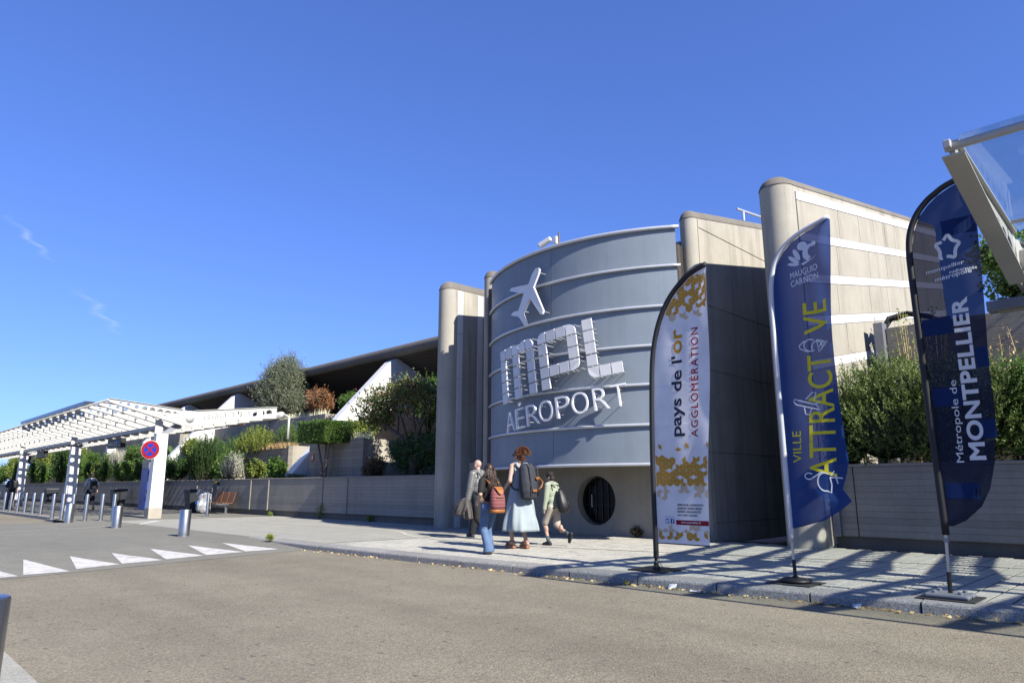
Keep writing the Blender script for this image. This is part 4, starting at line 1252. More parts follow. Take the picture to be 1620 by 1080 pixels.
for i, (r_, z) in enumerate(prof_):
    for k in range(22):
        a_ = 2*math.pi*k/22; rr = r_*(1+.16*br_.uniform(-1,1)*(0 if i == 7 else 1))
        vs.append((-30.6+rr*math.cos(a_), 11.9+rr*math.sin(a_), z+.03*br_.uniform(-1,1)))
for i in range(len(prof_)-1):
    for k in range(22): fs.append((i*22+k, i*22+(k+1)%22, (i+1)*22+(k+1)%22, (i+1)*22+k))
fs.append(tuple(reversed(range(22))))
b.add(vs, fs).build('bag', m_bagc, bag, world=True)
b = MB(); b.tube([(-30.6+.30*math.cos(t), 11.9+.30*math.sin(t), .99) for t in np.linspace(0, 2*math.pi, 25)], .015, 6); b.tube([(-30.6,12.22,0),(-30.6,12.22,1.2)], .02, 6)
b.build('ring_stand', m_grey, bag, world=True)
MB().box(-30.72,-30.5,11.60,11.63,.38,.52).build('blue_wrapper', m_sky, bag, world=True)
nt = thing('notice_box', 'small dark notice box with a yellow strip fixed to the wall above the rubbish bag', 'notice', (-31.6,12.76,1.0))
MB().box(-31.75,-31.3,12.70,12.79,1.0,1.38).build('panel', m_bin, nt, world=True)
MB().box(-31.72,-31.34,12.694,12.699,1.28,1.35).build('yellow_strip', m_fyel, nt, world=True)
bn = thing('bench', 'three-seat bench with brown wooden slatted backs against the low wall', 'bench', (-30,12.4,0))
for k in range(3):
    xc = -29.95+.62*k-.55
    for j in range(5):
        z = .52+.085*j; MB().obox((xc,12.50+.02*j,z), (.26,0,0), (0,.012,.0), (0,.012,.038)).build('back_slat', m_wood, bn, world=True)
    for j in range(4):
        MB().box(xc-.26,xc+.26,12.05+.11*j,12.14+.11*j,.43,.46).build('seat_slat', m_wood, bn, world=True)
MB().box(-30.85,-28.9,12.2,12.28,.36,.42).build('beam', m_steel, bn, world=True)
for xx in (-30.7,-29.05):
    b = MB(); b.box(xx-.03,xx+.03,12.2,12.28,.03,.36); b.box(xx-.03,xx+.03,12.0,12.5,0.0,.03); b.build('leg', m_steel, bn, world=True)
fs_ = thing('fire_point_sign', 'small red pictogram sign on the planter behind the flat-topped hedge', 'sign', (-25.3,13.99,2.2))
MB().box(-25.42,-25.2,13.975,13.995,2.12,2.40).build('plate', m_sred, fs_, world=True)
MB().box(-25.36,-25.26,13.968,13.974,2.18,2.34).build('pictogram', m_white, fs_, world=True)
# ------------------------------------------------------------------ plants
lm_dark = leafmat('dark_green_leaf', [(.012,.03,.008),(.025,.055,.014),(.045,.085,.02)])
lm_mid = leafmat('mid_green_leaf', [(.03,.065,.012),(.055,.11,.02),(.09,.14,.03)])
lm_yel = leafmat('yellow_green_leaf', [(.07,.11,.015),(.12,.16,.03),(.18,.19,.05)])
lm_olive = leafmat('olive_leaf', [(.055,.065,.035),(.10,.115,.07),(.17,.18,.125)], .25)
lm_silver = leafmat('silver_leaf', [(.16,.16,.12),(.26,.26,.21),(.36,.35,.29)], .3)
lm_orange = leafmat('orange_leaf', [(.11,.05,.02),(.17,.082,.036),(.24,.135,.07)], .35)
lm_red = leafmat('red_green_leaf', [(.03,.06,.015),(.05,.09,.02),(.09,.12,.035),(.13,.15,.05),(.05,.035,.02),(.10,.022,.02)], .35)
lm_tan = leafmat('dry_grass_blade', [(.24,.16,.06),(.36,.26,.12),(.45,.36,.2)], .3)
lm_pale = leafmat('pale_stalk', [(.34,.33,.18),(.5,.48,.32),(.62,.6,.45)], .3)
lm_rose = leafmat('rosemary_leaf', [(.022,.045,.012),(.05,.085,.02),(.10,.14,.035),(.16,.19,.06)], .3)
lm_brown = leafmat('brown_leaf', [(.05,.03,.015),(.09,.06,.03),(.12,.09,.05)], .3)
lm_cyc = leafmat('cycad_leaf', [(.02,.05,.015),(.04,.08,.02),(.08,.13,.035)], .25)

m_core = plain('dark_shrub_core', (.02,.028,.012), .95, var=.3)  # solid dark core blocks the view through shrubs and darkens their inside
def leaf_cards(P, D, size, aspect, g, droop=0.0):
    """P positions, D long directions (unit); returns verts, faces arrays for folded four-point leaves"""
    n = len(P)
    S = size*g.uniform(.65, 1.35, (n, 1))
    A = D/np.maximum(1e-6, np.linalg.norm(D, axis=1, keepdims=True))
    B = np.cross(A, g.normal(size=(n, 3))); B /= np.maximum(1e-6, np.linalg.norm(B, axis=1, keepdims=True))
    N = np.cross(A, B)
    v0 = P; v2 = P + A*S - N*S*droop
    mid = P + A*S*.45 + N*S*.10
    v1 = mid + B*S*aspect; v3 = mid - B*S*aspect
    V = np.stack([v0, v1, v2, v3], 1).reshape(-1, 3)
    F = np.arange(4*n).reshape(-1, 4)
    return V, F
def mesh_np(name, V, F, mat):
    me = bpy.data.meshes.new(name)
    me.vertices.add(len(V)); me.vertices.foreach_set('co', V.astype(np.float32).ravel())
    me.loops.add(F.size); me.loops.foreach_set('vertex_index', F.astype(np.int32).ravel())
    me.polygons.add(len(F)); me.polygons.foreach_set('loop_start', np.arange(0, F.size, 4, dtype=np.int32))
    me.update(calc_edges=True); me.validate()
    me.materials.append(mat)
    return me
def blob_points(g, n, blobs, shell=.45, lump=.22):
    B = np.array(blobs, float); w = (B[:,3]*B[:,4]*B[:,5])**.75; w /= w.sum()
    idx = g.choice(len(B), n, p=w)
    d = g.normal(size=(n, 3)); d /= np.linalg.norm(d, axis=1, keepdims=True)
    ph = g.uniform(0, 6.28, (len(B), 3))[idx]
    lum = 1 + lump*(np.sin(d[:,0]*5+ph[:,0])*np.sin(d[:,1]*5+ph[:,1]) + .6*np.sin(d[:,2]*7+ph[:,2]+d[:,0]*4))
    r = (1 - shell*g.random(n)**1.5)*lum
    P = B[idx,:3] + d*r[:,None]*B[idx,3:6]
    return P, d
def plant(name, label, loc, blobs, n, size, aspect, mat, seed, group=None, trunk=None, shell=.5, lump=.22, out=.6, up=.3, cat='shrub', bark=None, box=None, core=.55):
    """blobs relative to loc"""
    g = np.random.default_rng(seed)
    t = thing(name, label, cat, loc, group)
    if box:
        bx_, by_, bz0, bz1 = box
        P = np.stack([g.uniform(-bx_, bx_, n), g.uniform(-by_, by_, n), g.uniform(bz0, bz1, n)], 1)
        face = g.integers(0, 5, n); 
        jit = -np.abs(g.normal(0, .035, n))
        P[face == 0, 0] = bx_ + jit[face == 0]; P[face == 1, 0] = -bx_ - jit[face == 1]
        P[face == 2, 1] = -by_ - jit[face == 2]; P[face == 3, 2] = bz1 + jit[face == 3]; P[face == 4, 2] = bz0 - jit[face == 4]
        d = P*np.array([1/bx_, 1/by_, .3]); d /= np.linalg.norm(d, axis=1, keepdims=True)
        P[:,2] += .03*np.sin(P[:,0]*5)
    else:
        P, d = blob_points(g, n, blobs, shell, lump)
        if lump > .15:                                   # young shoots break the outline
            m_ = max(6, n//70); q0, dq = blob_points(g, m_, blobs, .1, lump)
            sz = np.array([max(b[3], b[5]) for b in blobs]).mean()
            dq = dq*.7 + g.normal(size=dq.shape)*.35 + np.array([0, 0, .75]); dq /= np.linalg.norm(dq, axis=1, keepdims=True)
            tt = np.linspace(.0, 1, 9); ln_ = sz*g.uniform(.15, .62, (m_, 1, 1))
            S_p = (q0[:,None,:] + dq[:,None,:]*tt[None,:,None]*ln_).reshape(-1, 3) + g.normal(size=(m_*9, 3))*size*.25
            P = np.concatenate([P, S_p]); d = np.concatenate([d, np.repeat(dq, 9, 0)])
    D = d*out + g.normal(size=(len(P), 3))*.6 + np.array([0, 0, up])
    V, F = leaf_cards(P, D, size, aspect, g)
    V[:,2] = np.maximum(V[:,2], .005)
    me = mesh_np('foliage', V, F, mat)
    link(bpy.data.objects.new('foliage', me), t)
    b = MB()
    if box: MB().box(-bx_+.09, bx_-.09, -by_+.09, by_-.09, bz0+.09, bz1-.09).build('dark_inner_core', m_core, t)
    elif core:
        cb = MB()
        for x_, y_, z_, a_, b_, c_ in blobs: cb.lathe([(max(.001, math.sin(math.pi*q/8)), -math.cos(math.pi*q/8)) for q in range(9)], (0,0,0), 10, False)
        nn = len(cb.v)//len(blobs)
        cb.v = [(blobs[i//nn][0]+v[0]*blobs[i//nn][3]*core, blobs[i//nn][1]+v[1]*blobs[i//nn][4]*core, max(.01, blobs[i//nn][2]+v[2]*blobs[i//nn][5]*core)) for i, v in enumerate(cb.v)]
        cb.build('dark_inner_core', m_core, t)
    rr = random.Random(seed)
    if trunk:
        for path, r in trunk: b.tube(path, r, 7)
    else:
        for bl in blobs[:6]:
            b.tube([(rr.uniform(-.06,.06), rr.uniform(-.06,.06), -.05), (bl[0]*.5, bl[1]*.5, bl[2]*.5), (bl[0], bl[1], bl[2]+bl[5]*.3)], [.03,.022,.008], 5)
    b.build('stem', bark or m_bark, t, smooth=True)
    return t
def sprigs(name, label, loc, rx, ry, h, n, mat, seed, per=26, leaf=.032, group=None, lean=.35, cat='shrub', base=.0):
    """upright leafy shoots filling a mound"""
    g = np.random.default_rng(seed)
    t = thing(name, label, cat, loc, group)
    P = []; D = []
    stems = MB()
    for k in range(n):
        a = g.uniform(0, 6.283); q_ = math.sqrt(g.random())
        x, y = rx*q_*math.cos(a), ry*q_*math.sin(a)
        top = h*(1-.45*q_*q_)*g.uniform(.72, 1.12)
        z0 = base + (top-base)*g.uniform(.0, .72)
        tip = Vector((x*(1+lean*.6)+g.normal()*.05*(1+2*lean), y*(1+lean*.6)+g.normal()*.05*(1+2*lean), top))
        b0_ = Vector((x*.93, y*.93, z0))
        L = tip-b0_
        m = max(6, int(per*(L.length/.5)))
        tt = g.random(m)
        ang = g.uniform(0, 6.283, m)
        side = np.stack([np.cos(ang), np.sin(ang), g.uniform(.2, 1.0, m)], 1)
        P.append(np.array(b0_) + tt[:,None]*np.array(L) + g.normal(size=(m,3))*.008)
        D.append(side + np.array(L.normalized())*.8)
        if k % 5 == 0: stems.tube([(x*.5, y*.5, base), tuple(b0_), tuple(tip)], [.012,.008,.002], 4)
    P = np.concatenate(P); D = np.concatenate(D)
    V, F = leaf_cards(P, D, leaf, .2, g)
    V[:,2] = np.maximum(V[:,2], .0)
    link(bpy.data.objects.new('foliage', mesh_np('foliage', V, F, mat)), t)
    stems.build('stem', m_bark, t)
    return t
def mound_sprigs(name, label, loc, blobs, n, mat, seed, leaf=.042, L0=.16, L1=.42, per=30, group=None, fill=9000):
    """dense shrub whose short leafy shoots stand out of the whole surface"""
    g = np.random.default_rng(seed); t = thing(name, label, 'shrub', loc, group)
    P, d = blob_points(g, n, blobs, .35, .16)
    D = d*.75 + np.array([0, 0, .75]) + g.normal(size=d.shape)*.28; D /= np.linalg.norm(D, axis=1, keepdims=True)
    ln_ = g.uniform(L0, L1, (n, 1, 1)); tt = g.random((n, per, 1))
    ang = g.uniform(0, 6.283, (n, per)); side = np.stack([np.cos(ang), np.sin(ang), g.uniform(.1, .9, (n, per))], 2)
    Q = (P[:,None,:] + D[:,None,:]*ln_*tt + g.normal(size=(n, per, 3))*.006).reshape(-1, 3)
    E = (side + D[:,None,:]*.9).reshape(-1, 3)
    P2, d2 = blob_points(g, fill, blobs, .5, .16)
    V, F = leaf_cards(np.concatenate([Q, P2]), np.concatenate([E, d2+g.normal(size=d2.shape)*.7]), leaf, .19, g)
    V[:,2] = np.maximum(V[:,2], -.12)
    link(bpy.data.objects.new('foliage', mesh_np('foliage', V, F, mat)), t)
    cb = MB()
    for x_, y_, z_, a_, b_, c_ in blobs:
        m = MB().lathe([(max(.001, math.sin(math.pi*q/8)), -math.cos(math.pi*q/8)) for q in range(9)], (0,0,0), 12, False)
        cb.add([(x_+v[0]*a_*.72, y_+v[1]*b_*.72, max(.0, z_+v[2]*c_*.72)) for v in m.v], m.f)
    cb.build('dark_inner_core', m_core, t)
    return t
def blades(name, label, loc, rx, ry, h, n, mat, seed, w=.012, droop=.5, cat='grass', group=None):
    g = np.random.default_rng(seed); t = thing(name, label, cat, loc, group)
    V = []; F = []
    for k in range(n):
        x, y = g.uniform(-rx, rx), g.uniform(-ry, ry); a = g.uniform(0, 6.283); hh = h*g.uniform(.5, 1.1)
        dx, dy = math.cos(a), math.sin(a); s = hh*droop*g.uniform(.2, 1.2)
        px, py = -dy*w, dx*w
        b0_ = len(V)
        for q_, ww in ((0, 1), (.5, .8), (1, .15)):
            cx, cy, cz = x+dx*s*q_**2, y+dy*s*q_**2, hh*(q_-.25*droop*q_**2)
            V += [(cx+px*ww, cy+py*ww, cz), (cx-px*ww, cy-py*ww, cz)]
        F += [(b0_,b0_+1,b0_+3,b0_+2),(b0_+2,b0_+3,b0_+5,b0_+4)]
    link(bpy.data.objects.new('blades', mesh_np('blades', np.array(V), np.array(F), mat)), t)
    return t
def mound(rx, ry, rz, zc, k, seed, spread=.55):
    r_ = random.Random(seed); out = [(0,0,zc,rx*.75,ry*.75,rz*.8)]
    for i in range(k):
        a = r_.uniform(0, 6.283); s = r_.uniform(.35, spread+.15)
        out.append((rx*s*math.cos(a), ry*s*math.sin(a), zc+rz*r_.uniform(-.35,.5), rx*r_.uniform(.32,.5), ry*r_.uniform(.32,.5), rz*r_.uniform(.32,.5)))
    return out
GB = 'shrubs in the terrace bed'
# front bed, from the fin towards the left
plant('shrub', 'small brownish bush at the foot of the planter beside the dark tree', (-20.35,13.6,1.36), mound(.42,.4,.48,.4,6,1), 2600, .06, .3, lm_brown, 1, GB)
plant('shrub', 'dense dark shrub in the shade below the red-leaved tree', (-18.3,14.1,1.36), mound(1.9,.7,.85,.75,10,2), 9000, .075, .33, lm_dark, 2, GB)
plant('shrub', 'round-topped bush with orange tips rising behind the red-leaved tree', (-19.9,15.6,2.9), mound(.75,.65,1.15,1.25,8,3), 8000, .06, .32, lm_mid, 3, GB)
tr_ = [([(0,0,0),(-.10,0,.6),(-.35,0,1.1),(-.9,-.05,1.5),(-1.7,-.1,1.9),(-2.1,-.1,2.3)], [.12,.10,.09,.07,.045,.02]),
       ([(0.02,0,0),(.12,0,.8),(.18,0,1.5),(.35,.1,2.2),(.5,.1,2.9)], [.12,.10,.08,.05,.02]),
       ([(-.35,0,1.1),(-.45,-.1,1.7),(-.8,-.1,2.3),(-1.1,-.1,2.9)], [.07,.05,.03,.015]), ([(.15,0,1.2),(-.2,.1,1.9),(-.25,.1,2.6)], [.06,.04,.015]),
       ([(-.9,-.05,1.5),(-1.2,.2,2.0),(-1.4,.2,2.6)], [.045,.03,.012]), ([(-1.7,-.1,1.9),(-2.3,-.1,2.05),(-2.7,-.1,2.2)], [.035,.02,.01]), ([(.18,0,1.5),(.8,-.1,2.1),(1.1,-.1,2.5)], [.05,.03,.012])]
rb = random.Random(3)
for k in range(40):
    a0 = Vector((rb.uniform(-2.2,.9), rb.uniform(-.4,.4), rb.uniform(1.7,2.4)))
    tr_.append(([tuple(a0), tuple(a0+Vector((rb.uniform(-.3,.3), rb.uniform(-.2,.2), rb.uniform(.15,.45)))), tuple(a0+Vector((rb.uniform(-.5,.5), rb.uniform(-.3,.3), rb.uniform(.4,.8))))], [.016,.012,.006]))
plant('tree', 'gnarled spreading tree with sparse red and green leaves beside the concrete fin', (-18.5,13.9,1.36),
      [(-1.3,0,2.8,1.35,.8,.5),(-2.5,0,2.4,.85,.6,.5),(-2.0,0,2.0,.6,.5,.35),(.1,0,2.85,.95,.8,.42),(.75,0,2.6,.6,.6,.45),(-.5,0,3.0,.9,.7,.3),(-1.6,-.2,2.2,.6,.5,.3)], 7600, .085, .36, lm_red, 4, trunk=tr_, shell=.75, cat='tree', core=0)
plant('shrub', 'leafy green shrub spilling behind the flat-topped hedge', (-23.6,15.1,2.75), mound(.75,.6,.55,.5,7,5), 4000, .08, .33, lm_yel, 5, GB)
hd = [([(-.08,0,0),(-.16,0,.5),(-.38,0,1.05),(-.55,0,1.5)], [.07,.06,.045,.03]), ([(.05,0,0),(.1,.05,.6),(.25,0,1.1),(.45,0,1.5)], [.08,.065,.045,.03]), ([(0,.05,0),(.02,.05,.7),(.0,.05,1.5)], [.06,.05,.03])]
plant('hedge_tree', 'topiary tree clipped to a flat box crown on twin stems', (-23.65,13.55,1.36), [], 15000, .045, .33, lm_mid, 6, trunk=hd, box=(1.02,.62,1.38,2.18), cat='topiary', out=.7, bark=m_barkgrey)
blades('groundcover', 'low dark strap leaves at the top of the low wall', (-25.9,13.4,1.36), .9, .25, .35, 260, lm_dark, 7, .02, .8)
plant('shrub', 'loose dark-leaved plant on the low wall left of the white leg', (-27.4,13.5,1.36), mound(.45,.4,.5,.5,6,8), 1700, .12, .33, lm_mid, 8, GB)
plant('shrub', 'rounded yellow-green bush on the low wall above the wooden bench', (-29.2,13.45,1.36), mound(.72,.5,.48,.48,8,9), 5200, .06, .4, lm_yel, 9, GB)
sprigs('shrub', 'silvery grey bush between the juniper and the yellow-green bush', (-31.7,13.5,1.36), .62, .45, 1.3, 150, lm_silver, 10, 40, .05, GB, base=.15)
sprigs('shrub', 'bright green feathery shrub below the white canopy wing', (-33.1,15.2,2.4), 1.45, .6, 1.65, 330, lm_yel, 11, 42, .06, GB, base=.3)
plant('shrub', 'dark mixed foliage under the bright feathery shrub', (-33.6,14.0,1.36), mound(1.4,.5,.75,.7,8,12), 7000, .07, .33, lm_mid, 12, GB)
sprigs('juniper', 'upright dark green juniper right of the round road sign', (-36.2,14.0,1.36), .85, .6, 2.3, 300, lm_dark, 13, 60, .055, GB, base=.05, lean=.7)
plant('shrub', 'dense rounded dark shrub just right of the white sign column', (-39.0,13.6,1.36), mound(.95,.55,.72,.68,8,14), 8500, .055, .36, lm_dark, 14, GB)
blades('dry_grass', 'dry tan grass hanging over the planter edge', (-31.3,15.35,2.86), 1.6, .35, .42, 900, lm_tan, 15, .012, 1.1)
sprigs('shrub', 'green shoots above the dry tan grass', (-31.2,15.9,2.9), .75, .45, 1.35, 130, lm_mid, 16, 34, .055, GB, base=.1)
plant('shrub', 'clipped dark round shrub behind the white sign column', (-44.3,13.5,1.36), mound(.75,.5,.75,.72,6,17), 6500, .055, .36, lm_dark, 17, GB, lump=.1)
plant('shrub', 'loose green shrub between two clipped dark ones', (-48.2,13.6,1.36), mound(.85,.5,.72,.68,8,18), 5000, .075, .36, lm_mid, 18, GB)
plant('shrub', 'clipped dark shrub behind the walker with white shirt', (-51.0,13.35,1.36), mound(.7,.5,.75,.78,6,19), 5600, .06, .36, lm_dark, 19, GB, lump=.1)
plant('shrub', 'wide dark clipped shrub left of the walker', (-55.2,13.5,1.36), mound(1.0,.5,.78,.85,6,20), 6500, .065, .36, lm_dark, 20, GB, lump=.1)
sprigs('juniper', 'tall spreading dark juniper beside the second white column', (-62.6,13.7,1.36), 1.1, .6, 2.7, 300, lm_dark, 21, 46, .075, GB, base=.05, lean=.8)
plant('shrub', 'bright green round shrub beside the third column', (-68.8,13.4,1.36), mound(1.2,.55,.85,.8,7,22), 6000, .08, .36, lm_mid, 22, GB)
plant('shrub', 'yellow-green bush above the third canopy column', (-75.6,14.4,1.36), mound(1.7,.7,1.6,1.7,9,23), 8000, .11, .36, lm_yel, 23, GB)
plant('shrub', 'olive green bushy tree near the left edge', (-83.5,14,1.36), mound(1.7,.7,1.7,1.6,9,24), 8000, .12, .34, lm_yel, 24, GB)
plant('shrub', 'light green shrub at the left edge of the terrace', (-88,13.5,1.36), mound(1.7,.6,1.2,1.0,8,25), 7000, .10, .36, lm_mid, 25, GB)
plant('shrub', 'bright hedge shrub on the middle terrace at the left', (-61.6,15.1,2.45), mound(1.6,.6,.75,.7,8,26), 6000, .08, .36, lm_mid, 26, GB)
blades('pale_grass', 'pale dry grass tuft on the middle terrace', (-54.7,15.1,2.45), 1.0, .4, 1.4, 700, lm_silver, 27, .016, .35)
plant('shrub', 'green bush beside the pale grass tuft', (-57.6,15.2,2.45), mound(.9,.5,.65,.6,6,28), 4000, .08, .36, lm_mid, 28, GB)
plant('shrub', 'yellowish shrub right of the globe lamp', (-46.9,15.0,2.45), mound(.9,.5,.7,.6,7,29), 4200, .08, .36, lm_yel, 29, GB)
plant('shrub', 'orange-tipped low bush on the far upper planter', (-50,17,4.3), mound(2.2,.6,.55,.5,8,30), 5000, .09, .36, lm_mid, 30, GB)
plant('shrub', 'small bronze bush on the upper planter above the canopy wing', (-41.5,17.6,4.5), mound(1.0,.5,.5,.45,6,31), 3000, .08, .36, lm_orange, 31, GB)
plant('shrub', 'low shrubs along the farthest upper planter', (-70,17,4.3), mound(5,.6,.9,.7,12,32), 9000, .12, .36, lm_mid, 32, GB)
for k, x in enumerate((-37.6,-40.2,-42.8)):
    sprigs('shrub', ['thin green shrub on the planter left of the olive tree', 'middle of three thin shrubs behind the canopy wing', 'leftmost thin shrub behind the canopy wing'][k], (x,16.0,2.45), .8, .5, 1.5, 110, lm_mid, 40+k, 34, .06, GB, base=.1)
def cycad(label, loc, r, n, seed):
    t = thing('cycad', label, 'cycad', loc, 'cycads on the terrace'); g = random.Random(seed)
    for k in range(n):
        a = 6.283*k/n+g.uniform(-.2,.2); el = g.uniform(.25,1.15); L = r*g.uniform(.8,1.15)
        pts = []
        for q_ in range(9):
            s = q_/8; d = L*s*math.cos(el); z = .45+L*s*math.sin(el)-L*.45*s*s*math.cos(el)
            pts.append(Vector((d*math.cos(a), d*math.sin(a), z)))
        b = MB(); b.tube([tuple(p) for p in pts], [.016]*8+[.004], 4)
        side = Vector((-math.sin(a), math.cos(a), 0))
        for q_ in range(1, 33):
            s = q_/33*8; i = int(s); p = pts[i].lerp(pts[min(8,i+1)], s-i); w = .26*r*math.sin(math.pi*min(1, .12+q_/33*.95))
            fw = (pts[min(8,i+1)]-pts[i]).normalized()
            for sg_ in (-1, 1):
                tip = p+side*sg_*w+fw*w*.55+Vector((0,0,w*.25)); o_ = fw*.016
                b.add([tuple(p-o_), tuple(p+o_), tuple(tip)], [(0,1,2)])
        b.build('frond', lm_cyc, t)
    MB().lathe([(.16,0),(.2,.25),(.14,.5)], (0,0,0), 10).build('trunk', m_bark, t)
cycad('cycad with arching fronds left of the round sign', (-49.2,15.2,2.45), 1.35, 26, 5)
cycad('smaller cycad just right of the round sign', (-45.6,15.6,2.45), 1.1, 22, 6)
# fill of the middle terrace towards the left
fill = [(-37.9,14.3,.9,1.0,'green bush behind the dark shrub by the sign column',lm_mid),(-41.4,13.7,1.1,.85,'dark low bush behind the blue ticket machine',lm_dark),(-41.8,15.4,1.2,.8,'green shrub in front of the slanted leg above the ticket machine',lm_yel),
        (-46.4,13.5,.8,.7,'small mixed bush between the clipped dark shrubs',lm_mid),(-53.0,13.5,.9,.7,'low bush with pale stems behind the walker',lm_yel),(-58.4,13.5,1.3,1.1,'green bush between the wide clipped shrub and the tall juniper',lm_mid),
        (-51.8,15.2,1.4,.8,'rounded bush on the middle terrace left of the cycad',lm_mid),(-65.8,14.0,1.2,1.3,'tall dark bush left of the tall juniper',lm_dark),(-72.3,13.5,1.4,1.1,'dark green bush left of the bright round shrub',lm_dark),(-66.5,15.2,2.2,1.2,'mixed bush on the middle terrace above the third column',lm_yel),
        (-79.8,13.6,1.5,1.2,'green bush between the two olive green trees',lm_mid),(-72,15.3,2.4,1.3,'broad bush on the middle terrace at the far left',lm_mid),(-80,15.4,2.6,1.4,'broad pale bush on the middle terrace at the far left',lm_yel)]
for k, (x, y, rx, rz, lab, lmm) in enumerate(fill):
    zb = 1.36 if y < 14.5 else 2.45
    plant('shrub', lab, (x,y,zb), mound(rx,.55,rz,rz*.9,8,130+k), int(3000+2600*rx), .06+.0004*abs(x), .36, lmm, 130+k, GB)
for k, (x, rx, rz, lab) in enumerate(((-96,2.2,1.5,'bush beyond the far end of the low wall'),(-106,3.0,2.0,'broad far bush closing the view under the canopy'),(-120,4.0,2.6,'farthest broad bush at the left edge'))):
    plant('shrub', lab, (x,13.8,1.0), mound(rx,1.0,rz,rz*.9,9,150+k), 7000, .14, .36, lm_mid, 150+k, GB)
# upper terraces
ol = [([(0,0,0),(.1,0,.9),(-.1,0,1.7),(-.5,0,2.6)], [.16,.13,.09,.04]), ([(0,0,.3),(.4,.1,1.2),(.9,.1,2.2)], [.1,.08,.03]), ([(0,0,.5),(-.6,-.1,1.3),(-1.2,0,2.1)], [.09,.07,.03]), ([(0,.1,.6),(.2,.2,1.8),(.3,.2,3.0)], [.08,.05,.02])]
plant('olive_tree', 'grey-green bushy olive tree standing before the terminal roof', (-35.5,17.5,4.5),
      [(-.2,0,1.9,1.5,1.1,1.3),(.9,0,1.7,1.0,1.0,1.1),(-1.2,0,1.6,.95,.9,1.0),(.1,0,2.9,1.0,.9,.75),(1.0,0,2.6,.75,.8,.8),(-.8,0,2.6,.85,.8,.75),(.2,0,.8,1.4,1.0,.8),(.6,0,3.35,.6,.6,.45),(-1.6,0,1.0,.7,.7,.6),(1.6,0,1.1,.55,.7,.6)], 44000, .09, .16, lm_olive, 50, trunk=ol, shell=.7, cat='tree', bark=m_barkgrey, core=0)
plant('shrub', 'rusty orange shrub in the upper planter', (-31.4,17.6,4.5), mound(1.05,.7,.78,.75,9,51), 8000, .06, .38, lm_orange, 51, GB)
plant('shrub', 'round green shrub beside the rusty orange one', (-28.4,17.5,4.35), mound(.72,.6,.62,.62,7,52), 6500, .05, .36, lm_mid, 52, GB)
blades('pale_grass', 'pale upright stalks along the upper planter edge below the olive tree', (-32.6,17.3,4.5), 2.4, .2, .42, 420, lm_pale, 53, .018, .3)
blades('pale_grass', 'pale upright stalks along the planter behind the clipped hedge', (-22.8,14.35,2.75), 1.0, .2, .42, 300, lm_pale, 54, .015, .3)
plant('shrub', 'low orange bush at the base of the white leg', (-26.9,17.2,4.2), mound(.4,.3,.4,.35,5,55), 1600, .06, .36, lm_orange, 55, GB)
tag(MB().box(-29.7,-21.2,17.01,20.5,2.5,4.32).build('terrace_bank', m_soil), kind='structure')
# right bed
GR = 'rosemary shrubs on the right wall'
mound_sprigs('rosemary', 'large rosemary bush between the blue and navy flags', (-4.0,14.0,1.40), [(-.1,0,.75,.95,.8,.8),(-.55,0,1.15,.5,.6,.62),(.25,0,1.25,.62,.65,.62),(.6,-.1,.7,.55,.6,.7),(-.75,-.1,.5,.4,.5,.55),(0,.2,1.5,.5,.5,.45)], 2100, lm_rose, 60, group=GR)
mound_sprigs('rosemary', 'rosemary bush behind the navy flag', (-2.85,14.1,1.40), [(0,0,.7,.85,.8,.75),(-.3,0,1.2,.55,.6,.55),(.4,0,1.0,.5,.6,.6),(.1,.1,1.4,.45,.5,.4)], 1600, lm_rose, 61, group=GR)
plant('shrub', 'dense small-leaved green shrub right of the navy flag', (-2.15,14.1,1.40), mound(.6,.55,.95,.9,9,62), 12000, .045, .36, lm_mid, 62, GR)
mound_sprigs('rosemary', 'rosemary bush at the right edge of the picture', (-.9,14.4,1.40), [(0,0,.6,.8,.7,.7),(.2,0,1.1,.5,.6,.5)], 1000, lm_rose, 63, group=GR)
g9 = random.Random(9)
for k, (x, y, h) in enumerate(((-3.9,15.2,3.9),(-3.5,15.3,3.3),(-2.35,15.0,2.75),(-1.9,15.2,2.6))):
    t = thing('tall_dry_stalk', ['tallest dry seed stalk above the rosemary', 'shorter dry stalk beside the tallest one', 'pale seed plume right of the navy flag', 'outer pale seed plume right of the navy flag'][k], 'plant', (x,y,1.4), 'dry stalks behind the rosemary')
    b = MB(); gg = np.random.default_rng(k+90); P = []; D = []
    for j in range(9 if k < 2 else 6):
        a = g9.uniform(0,6.28); q_ = g9.uniform(.05,.4)
        tip = Vector((q_*math.cos(a), q_*math.sin(a)*.6, h*g9.uniform(.6,1.0)))
        b.tube([(0,0,0), tuple(tip*.6+Vector((0,0,.1))), tuple(tip)], [.008,.006,.002], 4)
        for m in range(26):
            P.append(np.array(tip*(1-.38*g9.random()**1.3))+gg.normal(size=3)*.035); D.append(gg.normal(size=3)+np.array([0,0,.5]))
    V, F = leaf_cards(np.array(P), np.array(D), .06, .22, gg)
    so = link(bpy.data.objects.new('seed_heads', mesh_np('seed_heads', V, F, lm_tan if k > 1 else lm_yel)), t); so['kind'] = 'stuff'
    b.build('stalks', lm_tan, t)
rt_ = [([(0,0,0),(.1,0,.9),(-.2,0,1.6)], [.07,.05,.02])]
plant('shrub', 'dark leafy bush on the raised planter under the glass canopy corner', (-2.0,17.0,4.4), [(0,0,1.2,.75,.8,.75),(-.5,0,1.5,.5,.5,.5),(.5,0,1.0,.6,.6,.6),(-.3,0,.75,.5,.5,.4),(1.4,0,1.2,1.0,.8,.8)], 8500, .075, .36, lm_mid, 64, trunk=rt_)
